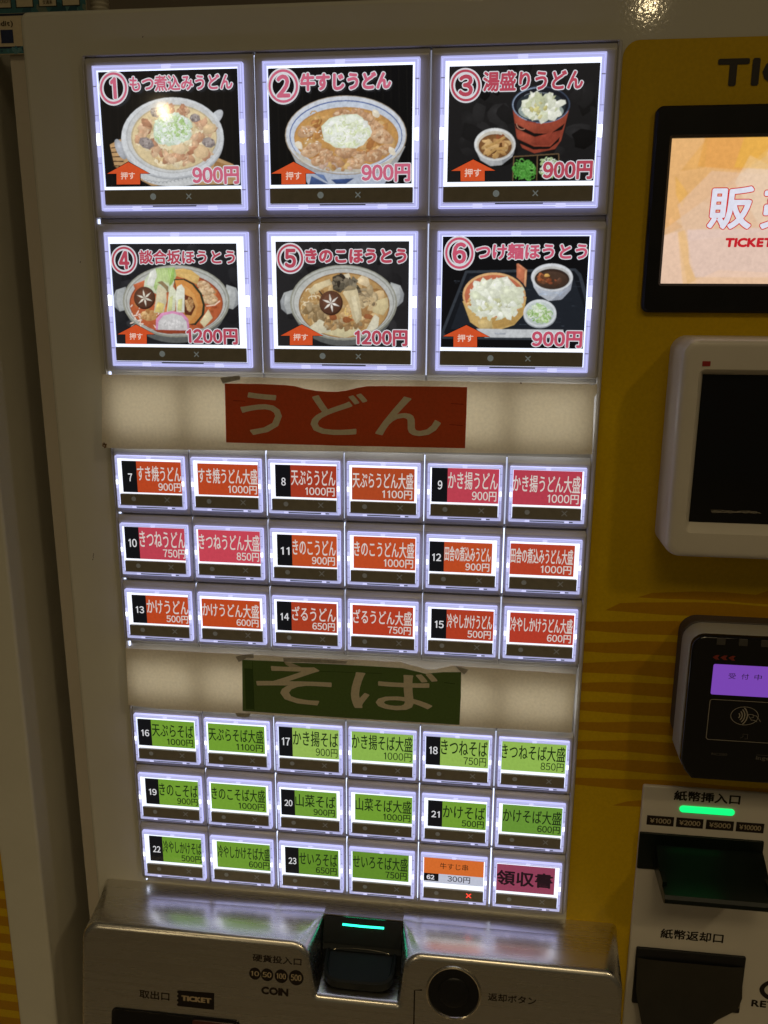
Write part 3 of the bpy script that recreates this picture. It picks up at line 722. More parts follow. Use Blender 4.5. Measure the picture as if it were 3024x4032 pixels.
def p2(f):
    f.poly([(120, 190), (1360, 190), (1360, 1210), (120, 1210)], (14, 14, 16)); pinstripe(f, range(160, 1340, 66), 210, 1200, (24, 23, 22))
    f.poly([(400, 1060), (1180, 1060), (1090, 1200), (480, 1200)], (176, 186, 204)); f.poly([(500, 1120), (640, 1190), (480, 1195)], (60, 84, 136)); f.poly([(660, 1150), (850, 1140), (780, 1188), (700, 1188)], (50, 74, 128)); f.poly([(520, 1100), (600, 1110), (640, 1180)], (96, 120, 168))
    f.poly([(310, 870), (1270, 880), (1190, 1040), (1060, 1100), (500, 1090), (380, 1020)], (168, 170, 172))
    f.ell(785, 788, 497, 325, (176, 160, 138)); f.ell(785, 786, 490, 318, (206, 212, 222)); f.ell(785, 790, 462, 290, (70, 96, 160)); f.ell(785, 793, 455, 283, (198, 208, 224)); f.ell(788, 806, 428, 250, (186, 138, 76)); f.ell(788, 812, 420, 244, (200, 148, 76))
    f.poly([(345, 900), (420, 1000), (620, 1085), (900, 1095), (1150, 1020), (1230, 900), (1200, 960), (1000, 1060), (700, 1060), (480, 990)], (196, 190, 176))
    f.scatter(788, 815, 370, 205, 90, 26, [(208, 160, 92), (190, 132, 66), (218, 176, 112), (176, 116, 58)])
    f.curls(600, 740, 170, 110, 8, 60, 12, [(222, 186, 120), (206, 160, 84)])
    for x, y, r in ((500, 910, 90), (620, 940, 60), (780, 920, 95), (1000, 720, 90), (1080, 800, 100), (1100, 910, 70), (900, 960, 70), (1010, 960, 80), (680, 1010, 90), (860, 1020, 80), (460, 760, 80), (760, 620, 80), (870, 610, 60), (560, 1000, 70), (960, 640, 60)):
        f.blob(x, y, r, r * .62, random.choice([(204, 160, 118), (194, 146, 104), (214, 172, 130)]), random.uniform(-30, 30), .16)
        f.scatter(x, y - 6, r * .7, r * .4, 16, 13, [(212, 172, 132), (188, 140, 98), (222, 188, 150), (200, 154, 112)])
    for x, y in ((400, 870), (1160, 920), (1030, 610)): f.blob(x, y, 40, 26, (232, 222, 200), 50, .15)
    for _ in range(16): f.blob(random.uniform(430, 620), random.uniform(730, 860), random.uniform(5, 14), 4, (246, 232, 210), random.uniform(0, 180))
    f.scatter(700, 1050, 200, 26, 16, 18, [(202, 170, 150), (214, 176, 110), (190, 140, 84)])
    f.blob(780, 755, 205, 145, (222, 230, 204), 0, .08, 22); f.blob(795, 760, 190, 135, (234, 240, 226), 0, .08, 22)
    f.scatter(790, 755, 180, 120, 70, 20, [(242, 246, 238), (236, 242, 226), (246, 248, 244), (228, 236, 202)], 1.6)
    f.curls(790, 760, 170, 115, 90, 24, 6, [(250, 252, 248), (226, 236, 190), (240, 244, 226), (214, 226, 166)])
    badge(f, '2', 280, 392, 132, 150, PK)
    ftext(f, '牛すじうどん', (416, 286), (1160, 416), PK, 0.36, 0.42)
    arrow(f, 180, 540, 1010, 1105, 262, 458, 1196, (296, 1090, 424, 1156))
    ftext(f, '900円', (914, 1030), (1316, 1176), PK, 0.34, 0.42)
def p3(f):
    f.poly([(200, 170), (1540, 170), (1540, 1200), (200, 1200)], (30, 29, 30)); f.scatter(880, 690, 600, 480, 40, 60, [(33, 32, 33), (28, 27, 28)])
    f.ell(640, 985, 150, 60, (20, 19, 20))
    f.poly([(782, 560), (1250, 560), (1180, 830), (1130, 900), (960, 935), (860, 890), (815, 800)], (150, 62, 40)); f.poly([(800, 690), (960, 770), (1090, 775), (1210, 690), (1190, 740), (1090, 800), (960, 800), (810, 730)], (24, 20, 20)); f.poly([(820, 815), (960, 880), (1090, 880), (1170, 800), (1160, 840), (1080, 900), (950, 905), (830, 850)], (24, 20, 20))
    f.poly([(800, 600), (900, 680), (1000, 700), (1000, 770), (900, 740), (805, 680)], (172, 76, 50)); f.poly([(1000, 705), (1220, 620), (1210, 690), (1090, 765), (1000, 768)], (158, 66, 42))
    f.poly([(815, 745), (960, 800), (960, 868), (830, 815)], (164, 70, 46)); f.poly([(960, 802), (1180, 745), (1160, 810), (1080, 868), (960, 870)], (146, 58, 38))
    f.arc(860, 690, 45, 50, 60, 180, 5, (214, 150, 120), 12)
    f.ell(1015, 536, 240, 150, (60, 72, 92)); f.ell(1015, 534, 228, 140, (26, 28, 36)); f.arc(1015, 540, 230, 143, 120, 260, 7, (150, 170, 196), 20); f.arc(1015, 540, 234, 146, 20, 100, 5, (120, 140, 170), 16)
    f.ell(1015, 550, 200, 118, (44, 52, 58)); f.ell(1015, 590, 185, 76, (150, 164, 160)); f.arc(1000, 470, 120, 30, 180, 330, 4, (140, 150, 160), 10)
    f.blob(1020, 570, 165, 88, (206, 212, 186), 0, .12, 14); f.blob(1070, 490, 46, 50, (214, 220, 196), 0, .2, 6)
    f.scatter(1020, 560, 150, 80, 60, 32, [(226, 230, 208), (210, 216, 184), (236, 238, 222), (198, 204, 164)], 1.7, .35)
    f.scatter(1020, 580, 130, 60, 10, 14, [(214, 206, 130), (206, 200, 140)])
    f.poly([(470, 880), (805, 860), (780, 960), (690, 1030), (600, 1038), (520, 990)], (176, 178, 180)); f.poly([(700, 1025), (790, 940), (804, 865), (740, 880), (690, 960)], (150, 153, 158)); f.ell(638, 862, 168, 134, (214, 216, 216)); f.ell(640, 866, 150, 116, (196, 190, 176)); f.ell(640, 876, 136, 100, (116, 76, 40)); f.ell(640, 880, 128, 92, (132, 88, 46))
    f.scatter(640, 880, 105, 70, 22, 24, [(176, 128, 70), (196, 152, 88), (150, 84, 46), (110, 70, 36), (206, 166, 104)], 2.2)
    for p in ([(560, 885), (640, 850), (720, 800)], [(570, 950), (640, 900), (740, 890)], [(620, 970), (660, 920), (720, 930)]): f.stroke(p, 22, (196, 152, 84))
    f.poly([(790, 960), (1160, 940), (1165, 1165), (780, 1165)], (14, 13, 13))
    for p in ([(790, 962), (1160, 940)], [(792, 962), (780, 1165)], [(985, 952), (978, 1165)], [(1160, 942), (1164, 1165)]): f.stroke(p, 8, (112, 88, 58))
    f.curls(875, 1075, 75, 70, 130, 28, 9, [(74, 150, 50), (92, 172, 66), (60, 128, 40), (112, 188, 84), (80, 160, 56)]); f.curls(1075, 1050, 70, 75, 90, 24, 9, [(180, 204, 150), (206, 220, 190), (160, 190, 120), (226, 232, 214)])
    badge(f, '3', 403, 385, 130, 142, PK2, (30, 29, 30))
    ftext(f, '湯盛りうどん', (546, 272), (1358, 416), PK2, 0.27, 0.40)
    arrow(f, 280, 638, 988, 1080, 356, 552, 1166, (390, 1062, 522, 1130))
    ftext(f, '900円', (1032, 1004), (1436, 1156), PK2, 0.34, 0.40)
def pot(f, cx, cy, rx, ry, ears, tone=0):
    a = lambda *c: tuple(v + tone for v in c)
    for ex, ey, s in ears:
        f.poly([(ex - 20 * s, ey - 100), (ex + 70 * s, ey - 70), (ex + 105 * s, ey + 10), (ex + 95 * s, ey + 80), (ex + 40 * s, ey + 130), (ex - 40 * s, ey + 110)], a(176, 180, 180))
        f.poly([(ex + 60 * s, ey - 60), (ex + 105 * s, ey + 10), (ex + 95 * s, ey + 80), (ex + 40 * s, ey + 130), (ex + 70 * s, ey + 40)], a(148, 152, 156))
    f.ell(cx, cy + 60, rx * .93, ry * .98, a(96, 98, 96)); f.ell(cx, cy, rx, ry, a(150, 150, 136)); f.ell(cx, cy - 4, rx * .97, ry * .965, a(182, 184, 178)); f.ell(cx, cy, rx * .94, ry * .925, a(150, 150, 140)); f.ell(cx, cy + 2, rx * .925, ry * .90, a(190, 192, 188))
def mush(f, cx, cy, rx, ry, star=(232, 226, 208)):
    f.ell(cx, cy, rx, ry, (70, 42, 30)); f.ell(cx - 4, cy - 6, rx * .93, ry * .92, (98, 62, 44)); f.ell(cx - 10, cy - 16, rx * .6, ry * .55, (112, 72, 52))
    for k in range(6):
        a = k * 1.047 + .35; b1, b2 = a + .28, a - .28
        f.poly([(cx, cy), (cx + rx * .32 * math.cos(b1), cy + ry * .32 * math.sin(b1)), (cx + rx * .78 * math.cos(a), cy + ry * .78 * math.sin(a)), (cx + rx * .32 * math.cos(b2), cy + ry * .32 * math.sin(b2))], star)
def p4(f):
    f.poly([(100, 220), (1420, 220), (1420, 1250), (100, 1250)], (34, 34, 38)); f.scatter(760, 740, 640, 480, 40, 60, [(38, 38, 42), (31, 31, 35)])
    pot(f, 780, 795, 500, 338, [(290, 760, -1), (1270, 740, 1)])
    f.ell(780, 815, 438, 284, (150, 70, 36)); f.ell(780, 820, 428, 276, (190, 92, 44)); f.scatter(780, 820, 380, 240, 60, 28, [(200, 104, 50), (176, 80, 36), (210, 128, 66)])
    for _ in range(26): f.blob(random.uniform(350, 620), random.uniform(800, 1050), random.uniform(10, 30), 6, (240, 214, 196), random.uniform(0, 180))
    f.poly([(380, 640), (560, 570), (560, 600), (400, 690)], (206, 104, 56)); f.blob(520, 930, 85, 50, (206, 158, 92), 0, .2); f.scatter(510, 925, 70, 40, 20, 15, [(222, 180, 120), (190, 136, 76)])
    f.blob(860, 540, 130, 44, (220, 178, 96), 10, .15); f.poly([(780, 510), (1000, 570), (980, 640), (860, 580)], (226, 186, 108))
    for x, y in ((1040, 640), (1080, 690), (1110, 760), (1050, 700), (1090, 790)): f.blob(x, y, 70, 34, (206, 170, 126), 25, .2); f.scatter(x, y, 50, 24, 10, 14, [(222, 190, 150), (186, 146, 104), (214, 182, 138)])
    f.poly([(545, 520), (590, 490), (770, 480), (780, 560), (740, 700), (600, 730), (480, 660), (490, 590)], (206, 216, 186)); f.poly([(590, 490), (770, 478), (785, 560), (740, 640), (640, 600), (590, 700), (560, 640), (610, 560)], (184, 212, 132)); f.poly([(700, 500), (770, 490), (760, 600), (720, 660)], (160, 200, 98)); f.poly([(545, 520), (590, 490), (600, 560), (570, 660), (500, 640)], (228, 230, 220))
    for i in range(9): f.stroke([(610 + i * 16, 500), (600 + i * 14, 640)], 5, (214, 230, 170))
    P = [(700, 600), (800, 585), (900, 600), (980, 670), (1030, 760), (1040, 860), (1010, 960), (950, 1010), (890, 1000)]
    f.poly([(760, 588), (860, 584), (950, 630), (1020, 720), (1050, 830), (1040, 920), (960, 1020), (900, 1010), (860, 900), (780, 700)], (52, 56, 40)); f.poly([(770, 600), (850, 596), (930, 640), (1000, 730), (1028, 830), (1016, 920), (950, 1000), (880, 1010), (850, 900), (790, 720)], (210, 138, 58)); f.poly([(800, 640), (880, 660), (950, 730), (980, 830), (960, 930), (900, 990), (870, 930), (940, 830), (900, 740), (820, 700)], (220, 156, 76))
    f.poly([(855, 730), (930, 760), (960, 850), (920, 930), (860, 920), (850, 820)], (108, 52, 28)); f.blob(905, 830, 40, 66, (196, 152, 96), 0, .25); f.scatter(905, 830, 30, 54, 16, 12, [(212, 172, 116), (170, 122, 72)])
    mush(f, 485, 765, 100, 106)
    f.poly([(610, 640), (690, 690), (690, 800), (660, 910), (570, 900), (590, 780)], (216, 206, 170)); f.poly([(605, 620), (650, 604), (710, 660), (705, 720), (680, 680), (640, 640)], (150, 128, 90)); f.poly([(610, 800), (670, 820), (650, 905), (575, 895)], (226, 206, 120))
    f.poly([(715, 700), (740, 640), (780, 700), (770, 880), (690, 900)], (222, 226, 196)); f.poly([(790, 660), (830, 636), (860, 680), (855, 900), (780, 900), (775, 740)], (232, 234, 216)); f.poly([(800, 780), (840, 770), (830, 890), (790, 880)], (222, 222, 150)); f.poly([(720, 760), (750, 740), (740, 880), (700, 890)], (216, 220, 150))
    f.poly([(1000, 990), (1080, 870), (1120, 950), (1040, 1040)], (224, 210, 166)); f.stroke([(1060, 840), (1140, 830), (1190, 790)], 12, (240, 206, 180))
    f.poly([(585, 1068), (590, 960), (640, 905), (740, 885), (840, 905), (890, 960), (905, 1075)], (214, 138, 182)); f.poly([(606, 1062), (612, 985), (660, 928), (745, 908), (830, 930), (875, 985), (884, 1066)], (206, 204, 204))
    f.scatter(745, 1000, 110, 60, 24, 14, [(212, 210, 210), (200, 198, 198)])
    f.poly([(560, 1060), (910, 1070), (900, 1095), (700, 1100), (600, 1085)], (150, 62, 30))
    badge(f, '4', 303, 412, 125, 138, PK2, (34, 34, 38))
    ftext(f, '談合坂ほうとう', (442, 316), (1340, 450), PK2, 0.22, 0.40)
    arrow(f, 232, 580, 1014, 1106, 305, 505, 1200, (342, 1092, 468, 1158))
    ftext(f, '1200円', (876, 1050), (1362, 1204), PK2, 0.34, 0.40)
def p5(f):
    f.poly([(100, 200), (1500, 200), (1500, 1270), (100, 1270)], (38, 37, 39)); f.scatter(800, 740, 640, 500, 40, 60, [(41, 40, 42), (35, 34, 36)])
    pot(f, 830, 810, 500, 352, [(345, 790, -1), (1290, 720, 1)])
    f.ell(835, 835, 425, 306, (150, 112, 62)); f.ell(836, 838, 412, 298, (186, 146, 86)); f.scatter(836, 840, 360, 250, 90, 30, [(200, 164, 108), (176, 136, 80), (212, 180, 126), (166, 122, 70)])
    f.curls(560, 820, 120, 140, 30, 34, 9, [(226, 200, 150), (190, 150, 90), (240, 222, 186)])
    for P, c in (([(500, 700), (560, 640), (700, 590), (720, 640), (600, 690), (530, 740)], (222, 204, 160)), ([(790, 560), (880, 535), (900, 590), (820, 610)], (226, 214, 184)), ([(940, 610), (1000, 555), (1060, 580), (1090, 700), (1040, 660), (990, 640)], (220, 198, 156)), ([(1100, 800), (1240, 760), (1250, 850), (1200, 930), (1100, 900)], (214, 196, 146)), ([(510, 1040), (630, 945), (700, 1050), (720, 1090), (560, 1100)], (214, 206, 176)), ([(1040, 1060), (1120, 920), (1160, 950), (1150, 1040), (1090, 1080)], (220, 214, 188)), ([(650, 1100), (800, 1040), (960, 1040), (1000, 1090), (840, 1140)], (206, 194, 150))): f.poly(P, c)
    f.scatter(560, 900, 100, 70, 26, 26, [(166, 142, 102), (186, 160, 116), (148, 122, 82)]); f.scatter(1050, 760, 90, 90, 26, 26, [(160, 140, 106), (186, 164, 124), (206, 184, 140), (130, 110, 80)])
    f.scatter(800, 1010, 180, 50, 30, 20, [(172, 148, 108), (190, 150, 96), (150, 118, 76)]); f.curls(1060, 820, 60, 50, 8, 40, 12, [(206, 178, 130)])
    f.poly([(725, 570), (780, 545), (860, 580), (880, 640), (830, 690), (800, 720), (730, 690)], (74, 66, 54)); f.scatter(800, 630, 70, 70, 26, 20, [(96, 88, 72), (58, 50, 42), (120, 108, 88)], 1.6); f.scatter(920, 640, 50, 50, 22, 18, [(110, 100, 82), (76, 68, 54), (150, 138, 114)], 1.6); f.scatter(950, 720, 30, 50, 12, 14, [(90, 80, 64), (130, 116, 92)])
    f.curls(900, 900, 60, 60, 10, 34, 14, [(190, 112, 50), (206, 140, 70), (226, 190, 110)]); f.blob(730, 950, 40, 26, (150, 84, 42)); f.blob(860, 970, 50, 26, (156, 90, 44)); f.blob(1060, 940, 40, 26, (160, 96, 52))
    f.poly([(820, 720), (860, 670), (940, 660), (960, 700), (990, 860), (1000, 960), (950, 1010), (915, 960), (880, 820)], (206, 190, 150)); f.poly([(815, 700), (870, 655), (950, 660), (940, 690), (860, 700)], (160, 142, 108)); f.poly([(900, 760), (940, 740), (980, 940), (950, 990)], (222, 208, 170))
    mush(f, 712, 815, 110, 116, (236, 230, 220)); f.stroke([(600, 700), (630, 740)], 14, (70, 56, 40))
    badge(f, '5', 335, 398, 132, 146, PK2, (38, 37, 39))
    ftext(f, 'きのこほうとう', (472, 306), (1424, 440), PK2, 0.36, 0.40)
    arrow(f, 246, 640, 1016, 1120, 332, 542, 1208, (364, 1100, 500, 1166))
    ftext(f, '1200円', (934, 1064), (1428, 1220), PK2, 0.34, 0.40)
def p6(f):
    f.poly([(150, 120), (1480, 120), (1480, 1130), (150, 1130)], (15, 15, 18))
    f.poly([(400, 450), (1300, 425), (1345, 470), (1440, 780), (1400, 1000), (1280, 1010), (210, 1010), (200, 960)], (52, 58, 66)); f.poly([(415, 470), (1290, 445), (1325, 490), (1400, 780), (1370, 980), (240, 985), (225, 955)], (22, 25, 31)); f.poly([(440, 495), (1275, 470), (1390, 800), (1380, 930), (280, 930)], (32, 37, 45))
    for _ in range(70): x, y = random.uniform(300, 1350), random.uniform(500, 900); f.stroke([(x, y), (x + random.uniform(20, 80), y + 2)], 3, random.choice([(56, 64, 74), (44, 50, 60), (70, 80, 92), (26, 29, 36)]))
    f.poly([(490, 925), (1200, 925), (1210, 990), (560, 995)], (196, 200, 204)); f.poly([(640, 955), (730, 957), (730, 970), (640, 968)], (170, 176, 186))
    f.poly([(378, 700), (900, 660), (880, 800), (800, 890), (700, 925), (520, 925), (440, 870)], (206, 170, 96)); f.poly([(640, 925), (800, 885), (880, 790), (892, 720), (760, 820), (600, 840)], (190, 150, 76)); f.poly([(500, 850), (620, 850), (620, 925), (520, 925)], (214, 186, 120)); f.ell(636, 650, 258, 186, (222, 172, 112)); f.ell(638, 654, 244, 172, (196, 106, 70)); f.poly([(820, 390), (895, 440), (885, 560), (820, 500)], (198, 112, 74)); f.poly([(820, 390), (835, 388), (905, 440), (895, 448)], (216, 140, 100)); f.poly([(886, 446), (905, 440), (895, 580), (880, 560)], (222, 160, 110))
    f.poly([(440, 650), (490, 570), (560, 540), (660, 510), (740, 495), (800, 560), (860, 620), (875, 700), (780, 780), (600, 830), (480, 800), (420, 750)], (216, 222, 196))
    f.scatter(650, 680, 190, 130, 90, 34, [(228, 232, 210), (222, 227, 200), (232, 236, 218), (216, 222, 192)], 1.9, .3); f.scatter(640, 740, 170, 70, 30, 14, [(210, 212, 166), (236, 240, 226)])
    f.poly([(500, 565), (560, 572), (550, 620), (490, 610)], (232, 236, 214)); f.poly([(700, 510), (745, 495), (790, 580), (730, 570)], (236, 238, 222)); f.scatter(430, 715, 14, 34, 12, 7, [(216, 140, 70), (226, 190, 120)])
    f.poly([(940, 500), (1278, 500), (1250, 610), (1180, 680), (1080, 690), (1000, 640), (960, 580)], (186, 192, 202)); f.poly([(1100, 690), (1190, 676), (1260, 600), (1278, 510), (1200, 600)], (166, 172, 186)); f.ell(1108, 498, 170, 112, (216, 220, 226)); f.ell(1108, 504, 152, 96, (190, 190, 188)); f.ell(1108, 512, 142, 84, (58, 42, 34)); f.ell(1108, 520, 128, 70, (74, 54, 42))
    f.scatter(1040, 510, 50, 34, 18, 16, [(176, 96, 48), (150, 74, 36), (110, 66, 40)]); f.blob(1066, 484, 22, 14, (222, 170, 80)); f.scatter(1130, 530, 50, 24, 10, 14, [(140, 72, 40), (90, 60, 44)])
    for _ in range(12): f.stroke([(random.uniform(980, 1230), random.uniform(600, 660)), (random.uniform(980, 1230), random.uniform(600, 660))], 3, (170, 186, 210))
    f.ell(1010, 806, 134, 108, (166, 174, 182)); f.ell(1010, 792, 134, 112, (214, 220, 224)); f.ell(1010, 794, 116, 94, (196, 208, 206)); f.scatter(1010, 800, 92, 70, 50, 15, [(190, 216, 160), (214, 230, 200), (168, 204, 130), (228, 238, 220)]); f.curls(1010, 800, 90, 68, 60, 18, 6, [(160, 200, 110), (232, 240, 224), (186, 214, 150), (140, 186, 96)])
    badge(f, '6', 350, 306, 128, 142, (206, 88, 114), (15, 15, 18))
    ftext(f, 'つけ麺ほうとう', (486, 226), (1392, 352), (206, 92, 118), 0.27, 0.42)
    arrow(f, 216, 600, 896, 990, 302, 496, 1076, (336, 972, 464, 1034))
    ftext(f, '900円', (948, 936), (1352, 1074), (200, 84, 108), 0.34, 0.42)
bigs = [((7.0, 73.0, 128.9, 178.6), [(168, 265), (1315, 245), (1337, 1205), (225, 1210)], p1, 'picture of a white pot of udon, numbered 1'),
        ((86.4, 152.3, 129.0, 178.2), [(140, 243), (1338, 205), (1325, 1188), (160, 1195)], p2, 'picture of a blue rimmed bowl of udon, numbered 2'),
        ((168.3, 233.0, 129.4, 177.0), [(272, 228), (1507, 190), (1450, 1165), (245, 1170)], p3, 'picture of a red wooden pail of udon, numbered 3'),
        ((6.6, 69.5, 56.0, 103.2), [(160, 258), (1347, 256), (1375, 1208), (210, 1195)], p4, 'picture of a vegetable noodle pot with pink fish cake, numbered 4'),
        ((88.4, 151.5, 55.9, 104.0), [(192, 240), (1450, 230), (1432, 1230), (218, 1215)], p5, 'picture of a mushroom noodle pot, numbered 5'),
        ((166.9, 232.9, 56.2, 106.3), [(213, 165), (1418, 153), (1365, 1080), (195, 1080)], p6, 'picture of noodles with two dipping bowls on a tray, numbered 6')]
for i, (rect, src, pf, lab) in enumerate(bigs):
    make_button(i % 3, i // 3, True, dict(k='big', draw=big_card(rect, src, pf)), 'large lit button with ' + lab)

# ------------------------------------------------------------------ paper signs with light panels behind them
def sign_light(zc, h):
    for c in range(6):
        b = MB(); b.slab(c * 40 + 3, c * 40 + 37, zc - h / 2, zc + h / 2, 6.35, 6.0, 3, 0.2, 3)
        b.obj('backlight_panel', M['signlight'], tm, origin=(c * 40 + 20, 5.5, zc))
M['signlight'] = mat('dim_sign_light', (0.5, 0.5, 0.5), 0.6, emit=(0.86, 0.92, 1.0), estr=2.7)
sign_light(24.5, 26); sign_light(-122.6, 19)

def paper_sign(name, label, outline, y, spots):
    b = Film(y, 0.01)
    P = outline
    n = len(P); A = sum(P[i - 1][0] * P[i][1] - P[i][0] * P[i - 1][1] for i in range(n))
    if A < 0: P = P[::-1]
    cr = lin((228, 219, 200))
    b.loft([[(x, y + 0.35, z) for x, z in P], [(x, y, z) for x, z in P]], True, True)
    b.c = [cr + (1,)] * len(b.f)
    b.y = y - 0.02
    for sx, sz, r in spots: b.scatter(sx, sz, r * .5, r * .6, 26, 0.14 * r, [(110, 78, 48), (92, 64, 40), (150, 120, 84)], 1.2)
    o = b.obj(name, M['paper'], None, smooth=0, origin=((P[0][0] + P[n // 2][0]) / 2, y, P[0][1]))
    o['label'] = label; o['category'] = 'paper sign'; o['group'] = 'cream paper header signs'
    return o
def wob(x0, z0, x1, z1, n=14, a=0.25):
    return [(x0 + (x1 - x0) * i / n + 0, z0 + (z1 - z0) * i / n + (random.uniform(-a, a) if 0 < i < n else 0)) for i in range(n + 1)]
s1 = wob(-1.0, 41.1, 236.5, 40.3, 20, .12) + [(237.5, 39.6), (240.0, 40.6), (240.2, 36), (239.0, 34), (239.8, 7.3)] + wob(239.6, 7.2, -3.2, 3.6, 20, .10)[:-1] + [(-3.8, 4.2)]
us = paper_sign('paper_sign', 'long cream paper strip with red card reading うどん, browned at its lower left corner', s1, -0.9, [(-2.3, 5.4, 2.2), (205, 40.2, 0.8)])
s2 = wob(0.8, -105.0, 60, -104.8, 6, .12) + wob(62, -104.9, 150, -104.2, 10, .18) + [(152, -105.0), (158, -106.2), (163.5, -107.6), (168, -107.2), (176, -104.6)] + wob(180, -104.6, 238.8, -105.6, 6, .15) + [(238.4, -138.0)] + wob(238, -138.2, 1.4, -139.6, 16, .1)[:-1] + [(0.1, -138.6)]
ss = paper_sign('paper_sign', 'long cream paper strip with torn green card reading そば above the soba buttons', s2, -0.9, [])
def colour_card(parent, outline, col, texts, y, extra=None):
    f = Film(y, 0.01)
    P = outline; n = len(P); A = sum(P[i - 1][0] * P[i][1] - P[i][0] * P[i - 1][1] for i in range(n))
    if A < 0: P = P[::-1]
    f.loft([[(x, y + 0.25, z) for x, z in P], [(x, y, z) for x, z in P]], True, True)
    f.c = [lin(col) + (1,)] * len(f.f)
    f.y = y - 0.02
    if extra: extra(f)
    for t, x0, z0, x1, z1, b in texts: f.text(t, x0, z0, x1, z1, (232, 222, 200), b)
    return f.obj('header_card', M['colour_paper'], parent, smooth=0)
red_out = [(62.0, 37.6), (80, 37.7), (92, 37.4), (97, 36.9), (102, 35.7), (107, 34.9), (113, 34.5), (118, 34.6), (122, 35.2), (127, 36.5), (132, 37.5), (140, 37.7), (160, 37.9), (180, 37.9), (180, 23), (179.8, 8.7), (120, 8.4), (61.5, 8.5)]
colour_card(us, red_out, (206, 90, 50), [('う', 69.4, 12.6, 90.2, 33.6, .35), ('ど', 104.4, 13.6, 132.4, 34.0, .35), ('ん', 136.2, 14.0, 168.0, 33.0, .35)], -1.4,
            lambda f: (f.stroke([(66, 29.4), (72, 29.2)], .25, (140, 46, 22)), f.stroke([(172.5, 30), (178.5, 29.8)], .25, (140, 46, 22)), f.stroke([(172, 20), (178.5, 19.6)], .25, (146, 48, 24))))
grn_out = [(65.4, -107.7), (88, -107.5), (89, -108.8), (91.5, -110.4), (97, -111.8), (104.2, -113.0), (96, -109.6), (92, -107.9), (110, -107.4), (140, -107.3), (151, -107.4), (157, -108.6), (163, -109.9), (167, -109.0), (172, -108.3), (181, -107.8), (181.2, -122), (180.9, -137.4), (120, -137.6), (64.6, -137.4)]
def green_extra(f):
    f.poly([(88, -107.4), (92, -107.9), (98, -110.2), (104.2, -113.0), (96, -111.9), (91.5, -110.5), (89, -109)], (190, 180, 160))
    f.rect(66.5, 71, -136, -112.5, (72, 98, 50))
    f.stroke([(71, -108), (71, -137)], .2, (50, 74, 34)); f.stroke([(172.5, -114), (178, -114.4)], .25, (44, 66, 30)); f.stroke([(100, -111.9), (140, -110.9)], .18, (48, 72, 34))
colour_card(ss, grn_out, (100, 126, 70), [('そ', 72.6, -131.4, 113.4, -109.6, .35), ('ば', 123.6, -131.4, 169.0, -109.4, .35)], -1.4, green_extra)

def tape(label, pts, y=-1.9):
    b = MB(); n = len(pts); A = sum(pts[i - 1][0] * pts[i][1] - pts[i][0] * pts[i - 1][1] for i in range(n))
    if A < 0: pts = pts[::-1]
    b.loft([[(x, y + 0.12, z) for x, z in pts], [(x, y, z) for x, z in pts]], True, True)
    o = b.obj('tape_piece', M['tape'], None, smooth=0, origin=(pts[0][0], y, pts[0][1])); o['label'] = label; o['category'] = 'tape'; o['group'] = 'bits of adhesive tape on the signs'
tape('grey tape bit at the top left of the red うどん card', [(60.0, 40.3), (60.8, 40.6), (69.6, 41.7), (70.1, 41.0), (69.9, 39.8), (62, 37.9), (61.2, 37.6)])
tape('grey tape bit at the top left corner of the green そば card', [(62.0, -105.9), (66, -104.6), (71.9, -103.6), (71.9, -106.0), (68, -106.2), (66, -107.6), (63.6, -108.8)])
tape('long grey tape strip along the top of the green そば card', [(87.8, -105.0), (110, -104.6), (122, -105.0), (121, -106.3), (108, -106.7), (88.0, -107.2)])
tape('clear tape tab under the lower left corner of the green そば card', [(60.6, -138.6), (69.2, -138.4), (68.2, -140.2), (66, -140.9), (61.6, -140.6)])
tape('brownish tape bit at the top right corner of the green そば card', [(178.0, -104.2), (184.8, -105.8), (183.6, -107.4), (182.6, -108.6), (180.4, -106.8)])

# ------------------------------------------------------------------ coin unit: satin metal cover with a notch
ZTOP = -256.4
def Yf(z): return -30.0 - (ZTOP - z) * 0.185
XL, XR, ZBOT = -23.0, 269.0, -420.0
def arc2(cx, cz, r, a0, a1, n): return [(cx + r * math.cos(math.radians(a0 + (a1 - a0) * i / n)), cz + r * math.sin(math.radians(a0 + (a1 - a0) * i / n))) for i in range(n + 1)]
def cover_outline(xl, xr, r, nl, nr, rn, zn, bl, br, rb):
    """counter-clockwise: bottom left, bottom right, right side up, top with the notch, left side down"""
    P = [(xl, ZBOT), (xr, ZBOT)]
    P += arc2(xr - r, ZTOP - r, r, 0, 90, 8)
    P += arc2(nr + rn, ZTOP - rn, rn, 90, 180, 8)
    P += arc2(br - rb, zn + rb, rb, 0, -90, 4)
    P += arc2(bl + rb, zn + rb, rb, -90, -180, 4)
    P += arc2(nl - rn, ZTOP - rn, rn, 0, 90, 8)
    P += arc2(xl + r, ZTOP - r, r, 90, 180, 8)
    return P
def flat_outline(xl, xr, r, nl, nr, rn):
    P = cover_outline(xl, xr, r, nl, nr, rn, ZTOP - 0.03, nl, nr, 0.01)
    return [(x, z if (x < nl - 11 or x > nr + 11 or z < -300) else max(z, ZTOP - 0.02)) for x, z in P]
back = flat_outline(XL - 3, XR + 1.5, 3.0, 108.4, 153.0, 0.02)
mid = flat_outline(XL - 1.0, XR + 0.6, 6.0, 108.4, 153.0, 0.02)
nb = cover_outline(XL - 1.0, XR + 0.6, 6.0, 108.4, 153.0, 0.6, -283.6, 109.0, 152.6, 0.4)
fr = cover_outline(XL, XR, 10.0, 105.6, 155.2, 10.5, -284.4, 109.2, 153.6, 1.2)
e0 = fr; e1 = inset(fr, 0.4); e2 = inset(fr, 1.25); e3 = inset(fr, 2.8)
